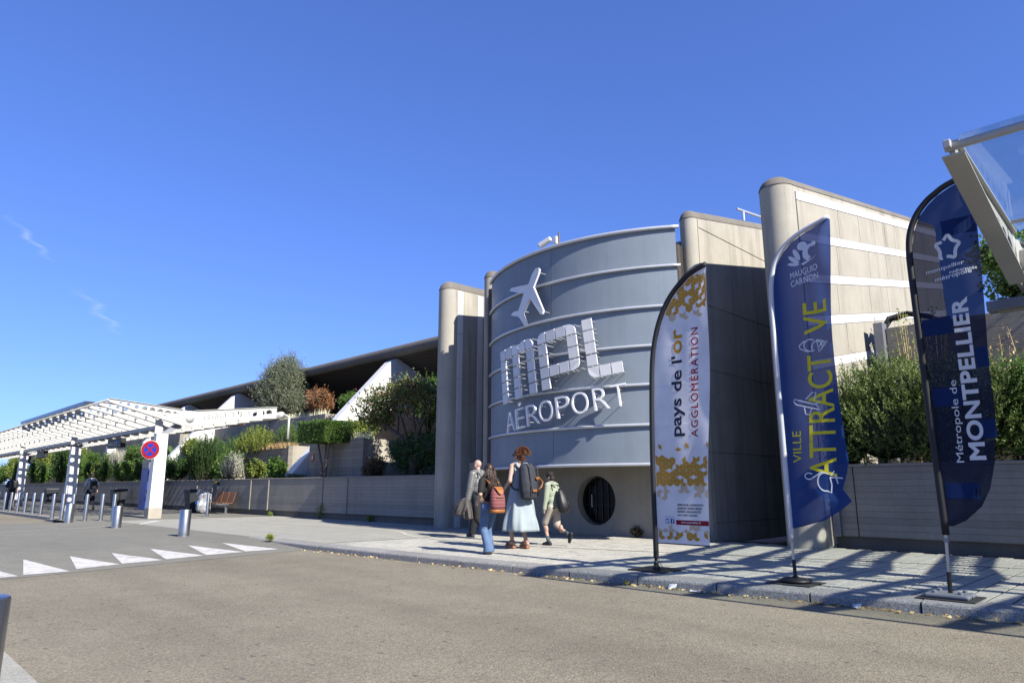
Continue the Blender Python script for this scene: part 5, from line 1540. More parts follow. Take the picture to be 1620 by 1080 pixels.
# weeds at the wall feet
for k, (x, y, h, lab) in enumerate(((-22.3,12.75,.42,'tall green weed at the foot of the low wall'),(-19.2,12.75,.16,'flat green weed at the foot of the low wall near the fin'),(-26.0,12.7,.13,'tiny weed at the wall foot right of the bench'),(-9.0,12.84,.2,'dry brownish weed at the foot of the drum base'),(-7.3,12.75,.16,'small green weed at the foot of the fin'),(-13.9,6.82,.07,'small weed growing at the dropped kerb'))):
    plant('weed', lab, (x,y,0), [(0,0,h*.5,h*.55,h*.35,h*.5)]+([(0,0,h*.9,.05,.05,h*.4)] if k == 0 else []), 150 if k != 3 else 200, .075, .12, lm_yel if k != 3 else lm_brown, 70+k, 'weeds along the wall feet', cat='weed', up=.8, core=0)
# ------------------------------------------------------------------ people
m_skin = plain('skin', (.50,.325,.245), .55, var=.06, scale=12)
m_skinp = plain('pale_skin', (.58,.37,.30), .5, var=.06, scale=12)
m_hairb = plain('dark_brown_hair', (.045,.022,.012), .45, var=.35, scale=30)
m_hairr = plain('auburn_hair', (.15,.055,.02), .42, var=.4, scale=30)
m_hairk = plain('black_hair', (.022,.016,.013), .75, var=.3, scale=30)
m_eye = plain('eye', (.02,.015,.012), .2)
def sphere(mb, c, r, rot=None, nu=14, nv=9):
    c = Vector(c); r = (r, r, r) if isinstance(r, (int, float)) else r
    vs = [(0,0,-1)]; fs = []
    for j in range(1, nv):
        a = -math.pi/2+math.pi*j/nv
        for k in range(nu):
            t = 2*math.pi*k/nu; vs.append((math.cos(a)*math.cos(t), math.cos(a)*math.sin(t), math.sin(a)))
    vs.append((0,0,1)); n = len(vs)
    for k in range(nu): fs.append((0, 1+(k+1)%nu, 1+k))
    for j in range(nv-2):
        for k in range(nu):
            a = 1+j*nu; fs.append((a+k, a+(k+1)%nu, a+nu+(k+1)%nu, a+nu+k))
    for k in range(nu): fs.append((n-1, n-1-nu+k, n-1-nu+(k+1)%nu))
    V = []
    for v in vs:
        q_ = Vector((v[0]*r[0], v[1]*r[1], v[2]*r[2]))
        if rot is not None: q_ = rot @ q_
        V.append(c+q_)
    mb.add(V, fs)
def cap(mb, p0, p1, r0, r1):
    sphere(mb, p0, r0, None, 12, 8); sphere(mb, p1, r1, None, 12, 8)
    mb.tube([p0, tuple((Vector(p0)+Vector(p1))/2), p1], [r0, (r0+r1)/2, r1], 12)
def ik(a, b, l1, l2, bend):
    a, b, bend = Vector(a), Vector(b), Vector(bend)
    d = b-a; L = min(d.length, (l1+l2)*.999); u = d.normalized()
    x = (l1*l1-l2*l2+L*L)/(2*L); h = math.sqrt(max(0, l1*l1-x*x))
    p = bend - u*bend.dot(u); p.normalize()
    return a+u*x+p*h
def remesh(mb, name, mat, parent, voxel=.008, it=4, fac=.5):
    o = mb.build(name, mat, parent, smooth=True)
    m = o.modifiers.new('remesh', 'REMESH'); m.mode = 'VOXEL'; m.voxel_size = voxel; m.use_smooth_shade = True
    s_ = o.modifiers.new('smooth', 'SMOOTH'); s_.factor = fac; s_.iterations = it
    return o
def loft(mb, rings, seg=28, cap0=True, cap1=True, fold=None):
    vs = []; fs = []; n = len(rings)
    for i, (c, rx, ry) in enumerate(rings):
        for k in range(seg):
            a = 2*math.pi*k/seg; f_ = 1.0 if fold is None else fold(i/(n-1), a)
            vs.append((c[0]+rx*f_*math.cos(a), c[1]+ry*f_*math.sin(a), c[2]))
    for i in range(n-1):
        for k in range(seg): fs.append((i*seg+k, i*seg+(k+1)%seg, (i+1)*seg+(k+1)%seg, (i+1)*seg+k))
    if cap0: fs.append(tuple(reversed(range(seg))))
    if cap1: fs.append(tuple((n-1)*seg+k for k in range(seg)))
    mb.add(vs, fs)
def hand(mb, wrist, d, side, sc_=1.0, curl=.5, palm_n=None):
    """five fingers; d = pointing direction, side = +1 right, -1 left, thumb forward"""
    w = Vector(wrist); d = Vector(d).normalized()
    fwd = Vector((0,1,0)); fwd = (fwd-d*fwd.dot(d)).normalized()
    inn = d.cross(fwd).normalized()
    if inn.x*side > 0: inn = -inn            # palm faces the body
    cap(mb, w-d*.01*sc_, w+d*.055*sc_+fwd*.014*sc_, .024*sc_, .022*sc_); cap(mb, w+d*.01*sc_-fwd*.01*sc_, w+d*.06*sc_-fwd*.016*sc_, .022*sc_, .019*sc_)
    for k, (off, ln) in enumerate(((.028,.068),(.010,.076),(-.009,.070),(-.026,.054))):
        p0 = w+(d*.065+fwd*off)*sc_; p1 = p0+(d*.6+inn*curl*.5)*ln*.6*sc_; p2 = p1+(d*.35+inn*curl)*ln*.55*sc_
        cap(mb, p0, p1, .0095*sc_, .0085*sc_); cap(mb, p1, p2, .0085*sc_, .007*sc_)
    p0 = w+(d*.02+fwd*.026)*sc_; p1 = p0+(d*.4+fwd*.7+inn*.3)*.04*sc_; p2 = p1+(d*.8+fwd*.2+inn*.3)*.032*sc_
    cap(mb, p0, p1, .012*sc_, .010*sc_); cap(mb, p1, p2, .010*sc_, .008*sc_)
def head(mb, c, s, yaw=0.0, tilt=0.0):
    M_ = Matrix.Rotation(yaw, 3, 'Z') @ Matrix.Rotation(tilt, 3, 'X')
    c = Vector(c); P = lambda x, y, z: c+M_ @ Vector((x*s, y*s, z*s))
    sphere(mb, P(0,-.012,.03), (.076*s,.094*s,.090*s), M_, 18, 12)
    sphere(mb, P(0,.012,-.03), (.064*s,.078*s,.085*s), M_, 18, 12)
    sphere(mb, P(0,.045,-.075), (.036*s,.035*s,.032*s), M_)
    cap(mb, P(0,.085,.012), P(0,.102,-.022), .010*s, .015*s)           # nose
    sphere(mb, P(0,.078,-.052), (.024*s,.012*s,.009*s), M_)             # mouth
    for sx in (-1, 1): sphere(mb, P(sx*.076,-.008,-.012), (.012*s,.024*s,.034*s), M_)
    return P, M_
def eyes(P, parent, s):
    b = MB()
    for sx in (-1, 1): sphere(b, P(sx*.031,.078,.008), .011*s)
    b.build('eyes', m_eye, parent, smooth=True)
class Person:
    def __init__(s, label, loc, H, rz, hipz=.90, lf=(-.09,.12,.09), rf=(.09,-.15,.11), lw=(-.26,.05,.85), rw=(.26,.02,.86), lean=.03, headyaw=0, headtilt=0, lpitch=0.0, rpitch=0.0, sw=.175, group=None, voxel=.0075, skin=m_skin, lbend=(-.4,-1,0), rbend=(.4,-1,0)):
        k = H/1.75; s.k = k; s.t = thing('person', label, 'person', loc, group, rz)
        V = lambda p: tuple(x*k for x in p)
        s.V = V
        b = MB(); s.b = b
        hip = {-1: Vector((-.09,0,hipz)), 1: Vector((.09,0,hipz))}
        foot = {-1: Vector(lf), 1: Vector(rf)}; pit = {-1: lpitch, 1: rpitch}
        wr = {-1: Vector(lw), 1: Vector(rw)}; bd = {-1: lbend, 1: rbend}
        sh = {q_: Vector((q_*sw, lean*1.2, hipz+.52)) for q_ in (-1, 1)}
        s.hip, s.foot, s.wr, s.sh, s.pit = hip, foot, wr, sh, pit
        s.knee = {q_: ik(hip[q_], foot[q_], .44, .43, (q_*.05,1,0)) for q_ in (-1,1)}
        s.elb = {q_: ik(sh[q_], wr[q_], .29, .26, bd[q_]) for q_ in (-1,1)}
        s.neck = Vector((0, lean*1.35, hipz+.585)); s.head = Vector((0, lean*1.6+.02, hipz+.725))
        # trunk
        for c, r in (((0,0,hipz+.03),(.155,.105,.12)),((0,lean*.3,hipz+.16),(.135,.095,.14)),((0,lean*.8,hipz+.33),(.155,.11,.17)),((0,lean*1.1,hipz+.45),(.165,.098,.10))):
            sphere(b, V(c), V(r), None, 18, 12)
        cap(b, V(s.neck-Vector((0,0,.07))), V(s.neck+Vector((0,.0,.07))), .056*k, .05*k)
        for q_ in (-1, 1):
            cap(b, V(sh[q_]-Vector((q_*.07,0,-.02))), V(sh[q_]), .06*k, .056*k)
            cap(b, V(sh[q_]), V(s.elb[q_]), .052*k, .041*k); cap(b, V(s.elb[q_]), V(wr[q_]), .040*k, .026*k)
            d = (wr[q_]-s.elb[q_]).normalized(); hand(b, V(wr[q_]), d, q_, k)
            cap(b, V(hip[q_]), V(s.knee[q_]), .085*k, .056*k); cap(b, V(s.knee[q_]), V(foot[q_]), .054*k, .036*k)
            mid = s.knee[q_].lerp(foot[q_], .3)-Vector((0,.015,0)); sphere(b, V(mid), (.05*k,.055*k,.10*k))
            s.footcap(b, q_, .032, .0)
        s.P, s.M = head(b, V(s.head), k, headyaw, headtilt)
        s.body = remesh(b, 'body', skin, s.t, voxel)
        eyes(s.P, s.t, k)
    def footdir(s, q_):
        p = s.pit[q_]; return Vector((q_*.06, math.cos(p), -math.sin(p))).normalized(), Vector((0, math.sin(p), math.cos(p)))
    def footcap(s, b, q_, r, extra, sole=False):
        k = s.k; d, u = s.footdir(q_); a = s.foot[q_]
        heel = a-d*.045-u*.045; toe = a+d*.145-u*.058
        cap(b, s.V(heel), s.V(toe), (r+extra+.004)*k, (r+extra-.006)*k)
        cap(b, s.V(a-d*.01-u*.01), s.V(a+d*.08-u*.045), (r+extra)*k, (r+extra)*k)
    def shoes(s, mat, extra=.010, name='shoe', top=.02):
        for q_ in (-1, 1):
            b = MB(); s.footcap(b, q_, .032, extra)
            d, u = s.footdir(q_); a = s.foot[q_]
            cap(b, s.V(a-u*.02), s.V(a+u*top), .044*s.k, .043*s.k)
            heel = a-d*.05-u*.068; toe = a+d*.15-u*.072
            b.obox(s.V((heel+toe)/2), Vector(d)*.105*s.k, Vector((1,0,0))*.040*s.k, Vector(u)*.013*s.k)
            remesh(b, name, mat, s.t, .006, 3)
    def trousers(s, mat, r=(.110,.088,.075), zbot=None, flare=None, waist=.10, name='trousers', short=None):
        b = MB(); k = s.k
        sphere(b, s.V((0,-.005,s.hip[1].z+.03)), s.V((.172,.125,.13)), None, 18, 12)
        for q_ in (-1, 1):
            h, kn, ft = s.hip[q_], s.knee[q_], s.foot[q_]
            if short is not None:
                e = h.lerp(kn, short); cap(b, s.V(h), s.V(e), r[0]*k, r[1]*k*1.12)
                continue
            cap(b, s.V(h), s.V(kn), r[0]*k, r[1]*k)
            e = kn.lerp(ft, .97)
            cap(b, s.V(kn), s.V(kn.lerp(ft,.5)), r[1]*k, r[1]*k*.98)
            cap(b, s.V(kn.lerp(ft,.5)), s.V(e), r[1]*k*.98, (flare or r[2])*k)
            if flare:
                b.tube([s.V(kn.lerp(ft,.55)), s.V(kn.lerp(ft,.85)), s.V(ft+Vector((0,.01,-.045)))], [r[1]*k, flare*k*.95, flare*k*1.15], 14)
        return remesh(b, name, mat, s.t, .0085, 4)
    def top(s, mat, puff=.014, sleeve=1.0, name='shirt', zlow=-.02, hood=False):
        b = MB(); k = s.k; hz = s.hip[1].z; ln = s.sh[1].y/1.2
        for c, r in (((0,0,hz+.05+zlow),(.160,.112,.10)),((0,ln*.3,hz+.17),(.145,.103,.15)),((0,ln*.8,hz+.34),(.162,.117,.17)),((0,ln*1.1,hz+.46),(.170,.103,.095))):
            sphere(b, s.V(c), s.V(tuple(x+puff for x in r)), None, 18, 12)
        for q_ in (-1, 1):
            cap(b, s.V(s.sh[q_]-Vector((q_*.08,0,-.02))), s.V(s.sh[q_]), (.06+puff)*k, (.056+puff)*k)
            if sleeve <= .5:
                e = s.sh[q_].lerp(s.elb[q_], sleeve*2); cap(b, s.V(s.sh[q_]), s.V(e), (.056+puff)*k, (.060+puff)*k)
            else:
                cap(b, s.V(s.sh[q_]), s.V(s.elb[q_]), (.054+puff)*k, (.046+puff)*k)
                e = s.elb[q_].lerp(s.wr[q_], (sleeve-.5)*2); cap(b, s.V(s.elb[q_]), s.V(e), (.044+puff)*k, (.034+puff)*k)
        if hood: sphere(b, s.V((0,-.06+ln,hz+.56)), s.V((.10,.07,.06)))
        cap(b, s.V(s.neck-Vector((0,0,.06))), s.V(s.neck-Vector((0,0,.01))), (.066+puff)*k, (.060+puff*.6)*k)
        return remesh(b, name, mat, s.t, .0085, 4)
    def haircap(s, mat, thick=.012, low=-.05, extra=None, name='hair'):
        b = MB(); k = s.k
        sphere(b, s.P(0,-.020,.038), tuple(x*k for x in (.080+thick,.094+thick,.088+thick)), s.M, 18, 12)
        sphere(b, s.P(0,-.045,low), tuple(x*k for x in (.068+thick,.058+thick,.075)), s.M, 18, 12)
        if extra: extra(b)
        return remesh(b, name, mat, s.t, .0065, 2)
def strands(parent, mat, roots, seed, name='hair_strands', seg=4):
    b = MB()
    for path, r in roots: b.tube(path, r, seg)
    return b.build(name, mat, parent, smooth=True)
def straps(t, k, sh, ln, hz, mat, back=-.16, low=.12):
    for q_ in (-1, 1):
        pts = [(q_*.11,back,hz+.47),(q_*.115,-.05+ln,hz+.545),(q_*.12,.06+ln,hz+.53),(q_*.125,.125+ln,hz+.42),(q_*.14,.10,hz+.27),(q_*.15,-.03,hz+low),(q_*.12,back,hz+low-.02)]
        pts = [tuple(x*k for x in p) for p in pts]
        MB().tube(smooth_path(pts, 4), .014*k, 6).build('strap', mat, t, smooth=True)

# --- woman in the long dress
RZ = R(84)
W = Person('woman in pale blue sleeveless dress with auburn hair carrying a large dark backpack', (-8.80,9.02,.055), 1.70, RZ, .90, (-.08,.15,.085), (.085,-.05,.085), (-.22,.20,1.02), (.20,.22,1.02), .03, .25, -.05, voxel=.007)
m_dress = plain('pale_blue_linen', (.34,.40,.42), .8, var=.08, scale=5, bump=.25, bscale=90)
b = MB(); k = W.k
rg = random.Random(2)
rings = []
for i in range(26):
    t_ = i/25; z = .26+(1.395-.26)*t_
    rx = lerp_table([(.26,.335),(.42,.325),(.7,.265),(.95,.215),(1.1,.185),(1.25,.178),(1.33,.172),(1.395,.155)], z)
    ry = lerp_table([(.26,.285),(.42,.275),(.7,.225),(.95,.175),(1.1,.145),(1.25,.135),(1.33,.125),(1.395,.10)], z)
    rings.append(((0.0, -.03*(1-t_)+.015, z), rx, ry))
fold = lambda t_, a: 1+(1-t_)**.9*(.075*math.sin(5*a+.5+4*t_)+.05*math.sin(9*a+2-5*t_)+.03*math.sin(14*a+3*t_))
loft(b, [(tuple(x*k for x in c), rx*k, ry*k) for c, rx, ry in rings], 64, True, True, fold)
do = b.build('dress', m_dress, W.t, smooth=True)
for q_ in (-1, 1):
    MB().tube([tuple(x*k for x in p) for p in ((q_*.10,-.09,1.36),(q_*.115,-.03,1.47),(q_*.115,.05,1.475),(q_*.09,.12,1.38))], [.035*k,.032*k,.032*k,.035*k], 8).build('dress_strap', m_dress, do, smooth=True)
m_sandal = plain('tan_leather', (.34,.15,.085), .5, var=.1)
for q_ in (-1, 1):
    d, u = W.footdir(q_); a = W.foot[q_]; b = MB()
    c_ = a+d*.05-u*.105
    b.obox(W.V(c_), Vector(d)*.118*k, Vector((1,0,0))*.040*k, Vector(u)*.030*k)
    s_ = b.build('sandal', m_sandal, W.t, bevel=.014)
    for dd, uu in ((.10,-.035),(.06,-.02)):
        pc = a+d*dd+u*uu; MB().tube([W.V(pc+Vector((.042,0,-.045))), W.V(pc+Vector((.03,0,.0))), W.V(pc+Vector((0,0,.018))), W.V(pc+Vector((-.03,0,0))), W.V(pc+Vector((-.042,0,-.045)))], .013*k, 6).build('sandal_strap', m_sandal, s_, smooth=True)
    MB().tube([W.V(a+Vector((.043*math.cos(x), .043*math.sin(x), -.005))) for x in np.linspace(0, 6.283, 13)], .010*k, 6).build('sandal_strap', m_sandal, s_, smooth=True)
W.haircap(m_hairr, .014, -.03, lambda b: (sphere(b, W.P(0,-.10,.085), .06*k), sphere(b, W.P(.03,-.13,.04), .045*k), sphere(b, W.P(-.03,-.09,.12), .04*k)))
rr = random.Random(8); roots = []
for n in range(420):
    a, e = rr.uniform(0,6.283), rr.uniform(-.2,1.45)
    d = Vector((math.cos(a)*math.cos(e), math.sin(a)*math.cos(e)*.8-.35, math.sin(e)))
    p = W.P(0,-.06,.06)+d*.085*k; pts = [tuple(p)]
    tw = rr.uniform(0,6.28)
    for j in range(1, 6):
        p = p+(d*.016+Vector((math.sin(tw+j*1.6)*.012, math.cos(tw+j*1.6)*.012-.004, -.004*j)))*k; pts.append(tuple(p))
    roots.append((pts, [.0032*k]*5+[.001*k]))
for n in range(60):
    x = rr.uniform(-.05,.05); p = W.P(x,-.10,-.02); pts = [tuple(p)]; tw = rr.uniform(0,6.28)
    for j in range(1,6): p = p+Vector((math.sin(tw+j)*.012,-.008+math.cos(tw+j)*.01,-.018))*k; pts.append(tuple(p))
    roots.append((pts, [.003*k]*5+[.001*k]))
strands(W.t, m_hairr, roots, 1)
b = MB()
for q_ in (-1,1): sphere(b, W.P(q_*.033,.088,.012), (.027*k,.010*k,.021*k), W.M); b.tube([tuple(W.P(q_*.055,.085,.016)), tuple(W.P(q_*.083,-.005,.012))], .004*k, 5)
b.build('sunglasses', m_black, W.t, smooth=True)
# her backpack
m_pack = plain('charcoal_canvas', (.030,.034,.045), .8, var=.15, scale=20, bump=.3, bscale=120)
m_tan = plain('saddle_leather', (.30,.12,.035), .5, var=.12)
bp = thing('backpack', 'large charcoal backpack with tan leather straps worn by the woman', 'backpack', (-8.80,8.97,.055), None, R(82))
b = MB()
loft(b, [((.02,-.275,.80),.10,.07),((.02,-.285,.83),.165,.10),((.01,-.29,.95),.185,.125),((0,-.285,1.10),.18,.125),((0,-.27,1.25),.17,.115),((0,-.255,1.36),.155,.105),((0,-.245,1.40),.13,.085),((0,-.24,1.43),.10,.06)], 36, True, True, lambda t_, a: 1+.10*max(0, abs(math.sin(2*a))-.5)+.02*math.sin(9*a+6*t_))
remesh(b, 'pack', m_pack, bp, .008, 3)
for x_ in (-.07,.10):
    MB().tube([(x_,-.30,1.42),(x_+.01,-.395,1.34),(x_+.015,-.425,1.15),(x_+.02,-.425,1.0),(x_+.03,-.39,.86)], .010, 6).build('strap', m_pack, bp, smooth=True)
MB().obox((.10,-.425,1.17), (.045,0,0), (0,.008,0), (0,0,.02)).build('leather_patch', m_tan, bp, bevel=.004)
MB().obox((.03,-.43,.955), (.05,0,0), (0,.008,0), (0,0,.022)).build('leather_patch', m_tan, bp, bevel=.004)
MB().tube([(.13,-.42,1.18),(.18,-.46,1.10),(.15,-.47,1.02),(.08,-.44,.96)], .016, 6).build('leather_handle', m_tan, bp, smooth=True)
MB().tube([(.18,-.30,1.36),(.19,-.31,1.2),(.185,-.31,1.0)], .008, 6).build('zip', m_tan, bp, smooth=True)
straps(bp, W.k, W.sh, .03, .90, m_pack)

# --- girl with the patterned backpack
G = Person('girl with long wavy brown hair in black tee and flared jeans', (-8.50,7.98,0), 1.44, R(80), .905, (-.055,-.06,.085), (.06,.10,.085), (-.20,.16,.98), (.20,.18,1.0), .03, .15, -.08, voxel=.007)
m_tee = plain('black_cotton', (.012,.012,.013), .85, var=.2)
m_jean = plain('blue_denim', (.10,.17,.30), .85, var=.22, scale=7, bump=.2, bscale=150)
G.top(m_tee, .010, .36); G.trousers(m_jean, (.105,.082,.09), flare=.100, name='jeans')
m_brshoe = plain('brown_shoe', (.06,.03,.02), .6)
G.shoes(m_brshoe)
k = G.k
G.haircap(m_hairb, .018, -.06)
roots = []; rr = random.Random(4)
for n in range(620):
    a = rr.uniform(-2.9,-.25) if n % 6 else rr.uniform(-.3,.3)
    rad = rr.uniform(.75,1.12); z0 = rr.uniform(-.02,.10)
    p = G.P(.085*math.cos(a)*rad, -.02+.085*math.sin(a)*rad, z0); pts = [tuple(p)]; tw = rr.uniform(0,6.28); L = rr.uniform(.30,.52)
    fx = rr.uniform(-.25,.25)
    for j in range(1, 10):
        q_ = j/9; p = p+Vector((fx*.02+math.sin(tw+j*1.3)*.014, -.012*(1-q_)+math.cos(tw+j*1.3)*.010-(.010 if j < 5 else 0), -L/9))*k; pts.append(tuple(p))
    roots.append((pts, [.0055*k]*7+[.004*k,.003*k,.001*k]))
strands(G.t, m_hairb, roots, 2)
n = NT('red_patterned_weave')
zz_ = n.math('FRACT', n.math('MULTIPLY', n.sep()[2], 19.0)); xx_ = n.math('FRACT', n.math('MULTIPLY', n.math('ADD', n.sep()[1], n.math('MULTIPLY', n.sep()[0], .4)), 34.0))
base = n.ramp(zz_, [(0,(.20,.03,.03)),(.28,(.20,.03,.03)),(.30,(.035,.03,.03)),(.42,(.035,.03,.03)),(.44,(.24,.05,.05)),(.62,(.21,.035,.035)),(.64,(.22,.17,.15)),(.72,(.22,.17,.15)),(.74,(.16,.02,.03)),(1,(.20,.03,.03))])
for e in [x for x in n.n if x.type == 'VALTORGB']: e.color_ramp.interpolation = 'CONSTANT'
n.set(n.mix(n.math('MULTIPLY', n.ramp(xx_, [(.45,0.0),(.55,1.0)]), .5), base, (.07,.05,.05)), .85)
m_weave = n.m
m_orl = plain('orange_leather', (.36,.13,.025), .55, var=.12)
gp = thing('backpack', 'red patterned woven backpack with orange leather base worn by the girl', 'backpack', (-8.50,7.98,0), None, R(80))
b = MB(); loft(b, [((.01,-.21,.70),.128,.088),((.01,-.215,.78),.135,.095),((.01,-.21,.90),.13,.09),((.01,-.195,1.00),.112,.075),((.01,-.185,1.05),.075,.05),((.01,-.18,1.075),.04,.03)], 32, True, True, lambda t_, a: 1+.08*max(0, abs(math.sin(2*a))-.4)+.015*math.sin(12*a)*t_)
b.build('pack', m_weave, gp, smooth=True)
b = MB(); loft(b, [((.01,-.21,.655),.115,.078),((.01,-.212,.672),.132,.092),((.01,-.212,.705),.134,.095),((.01,-.21,.712),.128,.088)], 32, True, True, lambda t_, a: 1+.08*max(0, abs(math.sin(2*a))-.4)); b.build('leather_base', m_orl, gp, smooth=True)
MB().add([(-.065,-.225,1.075),(.085,-.225,1.075),(.075,-.295,1.02),(.045,-.312,.97),(.01,-.318,.95),(-.025,-.312,.97),(-.055,-.295,1.02)], [tuple(range(7))]).build('leather_flap', m_orl, gp)
MB().tube([(-.06,-.305,.905),(.01,-.318,.90),(.08,-.305,.905)], .007, 6).build('zip', m_tan, gp)
straps(gp, G.k, G.sh, .03, .90, m_orl)

# --- bald man in the quilted jacket
Mn = Person('bald man in grey quilted jacket and dark trousers carrying a coat', (-11.25,10.25,0), 1.70, R(90), .865, (-.09,-.38,.15), (.09,.34,.085), (-.26,.10,.83), (.24,.05,.86), .04, .1, .08, lpitch=.55, rpitch=-.1, voxel=.009, skin=m_skinp)
n = NT('grey_quilted_nylon')
qz = n.math('FRACT', n.math('MULTIPLY', n.sep()[2], 24.0))
n.set(n.ramp(qz, [(0,(.07,.07,.07)),(.25,(.125,.125,.12)),(.75,(.125,.125,.12)),(1,(.07,.07,.07))]), .38, 0, .5); n.bump(n.ramp(qz, [(0,0.0),(.3,.8),(.5,1.0),(.7,.8),(1,0.0)]), .35, .012)
Mn.top(n.m, .030, .97, 'quilted_jacket', -.05)
m_dtr = plain('dark_trousers', (.014,.015,.018), .85, var=.2)
Mn.trousers(m_dtr); m_bshoe = plain('navy_shoe', (.02,.03,.06), .6); Mn.shoes(m_bshoe)
m_vest = plain('black_nylon', (.012,.012,.014), .5)
bp3 = thing('backpack', 'slim black backpack on the bald man', 'backpack', (-11.25,10.25,0), None, R(90))
b = MB(); loft(b, [((.04,-.19,.92),.10,.06),((.04,-.20,1.0),.135,.085),((.04,-.20,1.2),.13,.085),((.04,-.18,1.34),.10,.06)], 24); b.build('pack', m_vest, bp3, smooth=True)
straps(bp3, Mn.k, Mn.sh, .04, .885, m_vest, -.15)
m_coat = plain('brown_grey_coat', (.10,.09,.078), .85, var=.2, scale=9, bump=.4, bscale=25)
ct = thing('coat', 'brown-grey coat hanging over the hand of the bald man', 'coat', (-11.25,10.25,0), None, R(90))
b = MB(); cr = random.Random(6)
loft(b, [((-.36,.30,.47),.05,.13),((-.35,.28,.50),.075,.19),((-.33,.24,.60),.085,.185),((-.31,.20,.72),.075,.15),((-.29,.15,.82),.05,.09),((-.27,.12,.86),.03,.05)], 40, True, True, lambda t_, a: 1+.20*math.sin(6*a+2*t_)+.12*math.sin(11*a-3*t_))
loft(b, [((-.28,.05,.40),.04,.09),((-.28,.05,.43),.065,.12),((-.28,.06,.55),.07,.12),((-.28,.09,.72),.06,.10),((-.27,.12,.85),.035,.06)], 36, True, True, lambda t_, a: 1+.22*math.sin(5*a+3*t_)+.1*math.sin(12*a))
remesh(b, 'cloth', m_coat, ct, .01, 2)

# --- boy with the drawstring bag
B = Person('boy in pale green hoodie and beige shorts walking with a black bag', (-8.88,10.0,0), 1.37, R(92), .885, (-.085,.10,.085), (.085,-.40,.26), (-.24,.10,.84), (.22,-.05,.86), .05, .1, -.22, lpitch=.0, rpitch=1.15, sw=.165, voxel=.007)
m_hood = plain('sage_hoodie', (.34,.38,.28), .9, var=.06); m_short = plain('beige_shorts', (.50,.44,.36), .9, var=.06)
B.top(m_hood, .020, .97, 'hoodie', -.02, True); B.trousers(m_short, (.108,.082,.08), name='shorts', short=.88)
m_kshoe = plain('black_shoe', (.012,.012,.013), .6)
B.shoes(m_kshoe, .014)
m_sock = plain('teal_sock', (.07,.11,.12), .9)
for q_ in (-1,1):
    cb = MB(); cap(cb, B.V(B.foot[q_]), B.V(B.foot[q_].lerp(B.knee[q_], .28)), .044*B.k, .046*B.k); cb.build('sock', m_sock, B.t, smooth=True)
B.haircap(m_hairk, .012, -.035)
rr = random.Random(14); roots = []
for q_ in range(140):
    a, e = rr.uniform(0,6.283), rr.uniform(-.1,1.5); d = Vector((math.cos(a)*math.cos(e), math.sin(a)*math.cos(e), math.sin(e)))
    p = B.P(0,-.02,.035)+Vector((d.x*.088, d.y*.102, d.z*.098))*B.k; f_ = Vector((d.x*.5+rr.uniform(-.4,.4), d.y*.5+rr.uniform(-.3,.3), rr.uniform(-.6,.2)))*.022*B.k
    roots.append(([tuple(p), tuple(p+f_+Vector((0,0,.006))), tuple(p+f_*1.8)], [.007*B.k,.006*B.k,.001]))
strands(B.t, m_hairk, roots, 3)
kp = thing('backpack', 'round black drawstring backpack worn by the boy', 'backpack', (-8.88,10.0,0), None, R(92))
b = MB(); loft(b, [((.03,-.225,.60),.07,.05),((.03,-.235,.63),.125,.085),((.03,-.235,.72),.142,.10),((.02,-.215,.83),.13,.09),((.02,-.19,.93),.10,.065),((.01,-.17,1.0),.065,.04),((.01,-.155,1.05),.04,.022)], 32, True, True, lambda t_, a: 1+.035*math.sin(8*a+5*t_)+.02*math.sin(15*a)*t_)
b.build('pack', m_vest, kp, smooth=True)
MB().tube([(.03,-.30,.88),(.03,-.34,.74),(.03,-.325,.64)], .006, 6).build('seam', m_black, kp, smooth=True)
straps(kp, B.k, B.sh, .05, .885, m_vest, -.15, .02)

# --- far walkers under the canopy
Wk = Person('man in white shirt and black shorts walking under the canopy', (-39.8,9.87,0), 1.80, R(95), .89, (-.09,.30,.085), (.09,-.30,.15), (-.25,.15,.9), (.25,-.1,.9), .04, rpitch=.7, voxel=.016)
m_wsh = plain('white_cotton', (.72,.72,.70), .85, var=.05)
Wk.top(m_wsh, .022, .42); Wk.trousers(m_dtr, (.115,.105,.08), name='shorts', short=.9); Wk.shoes(m_kshoe); Wk.haircap(m_hairk, .012)
kp = thing('backpack', 'boxy black backpack on the man in the white shirt', 'backpack', (-39.8,9.87,0), None, R(95))
MB().box(-.15,.15,-.34,-.15,1.0,1.42).build('pack', m_vest, kp, bevel=.06); straps(kp, Wk.k, Wk.sh, .04, .89, m_vest)
Dk = Person('person in dark clothes with a backpack at the left edge under the canopy', (-44.7,7.4,0), 1.72, R(90), .89, (-.10,.16,.085), (.10,-.14,.1), (-.28,.05,.86), (.28,.05,.86), .02, voxel=.016)
m_navy = plain('navy_cotton', (.02,.024,.04), .85); m_gtr = plain('grey_trousers', (.10,.10,.10), .85)
Dk.top(m_navy, .022, .42); Dk.trousers(m_gtr); Dk.shoes(m_kshoe); Dk.haircap(m_hairk, .012)
kp = thing('backpack', 'dark backpack on the person at the left edge', 'backpack', (-44.7,7.4,0), None, R(90))
MB().box(-.16,.16,-.34,-.14,.98,1.42).build('pack', m_vest, kp, bevel=.05); straps(kp, Dk.k, Dk.sh, .02, .89, m_vest)
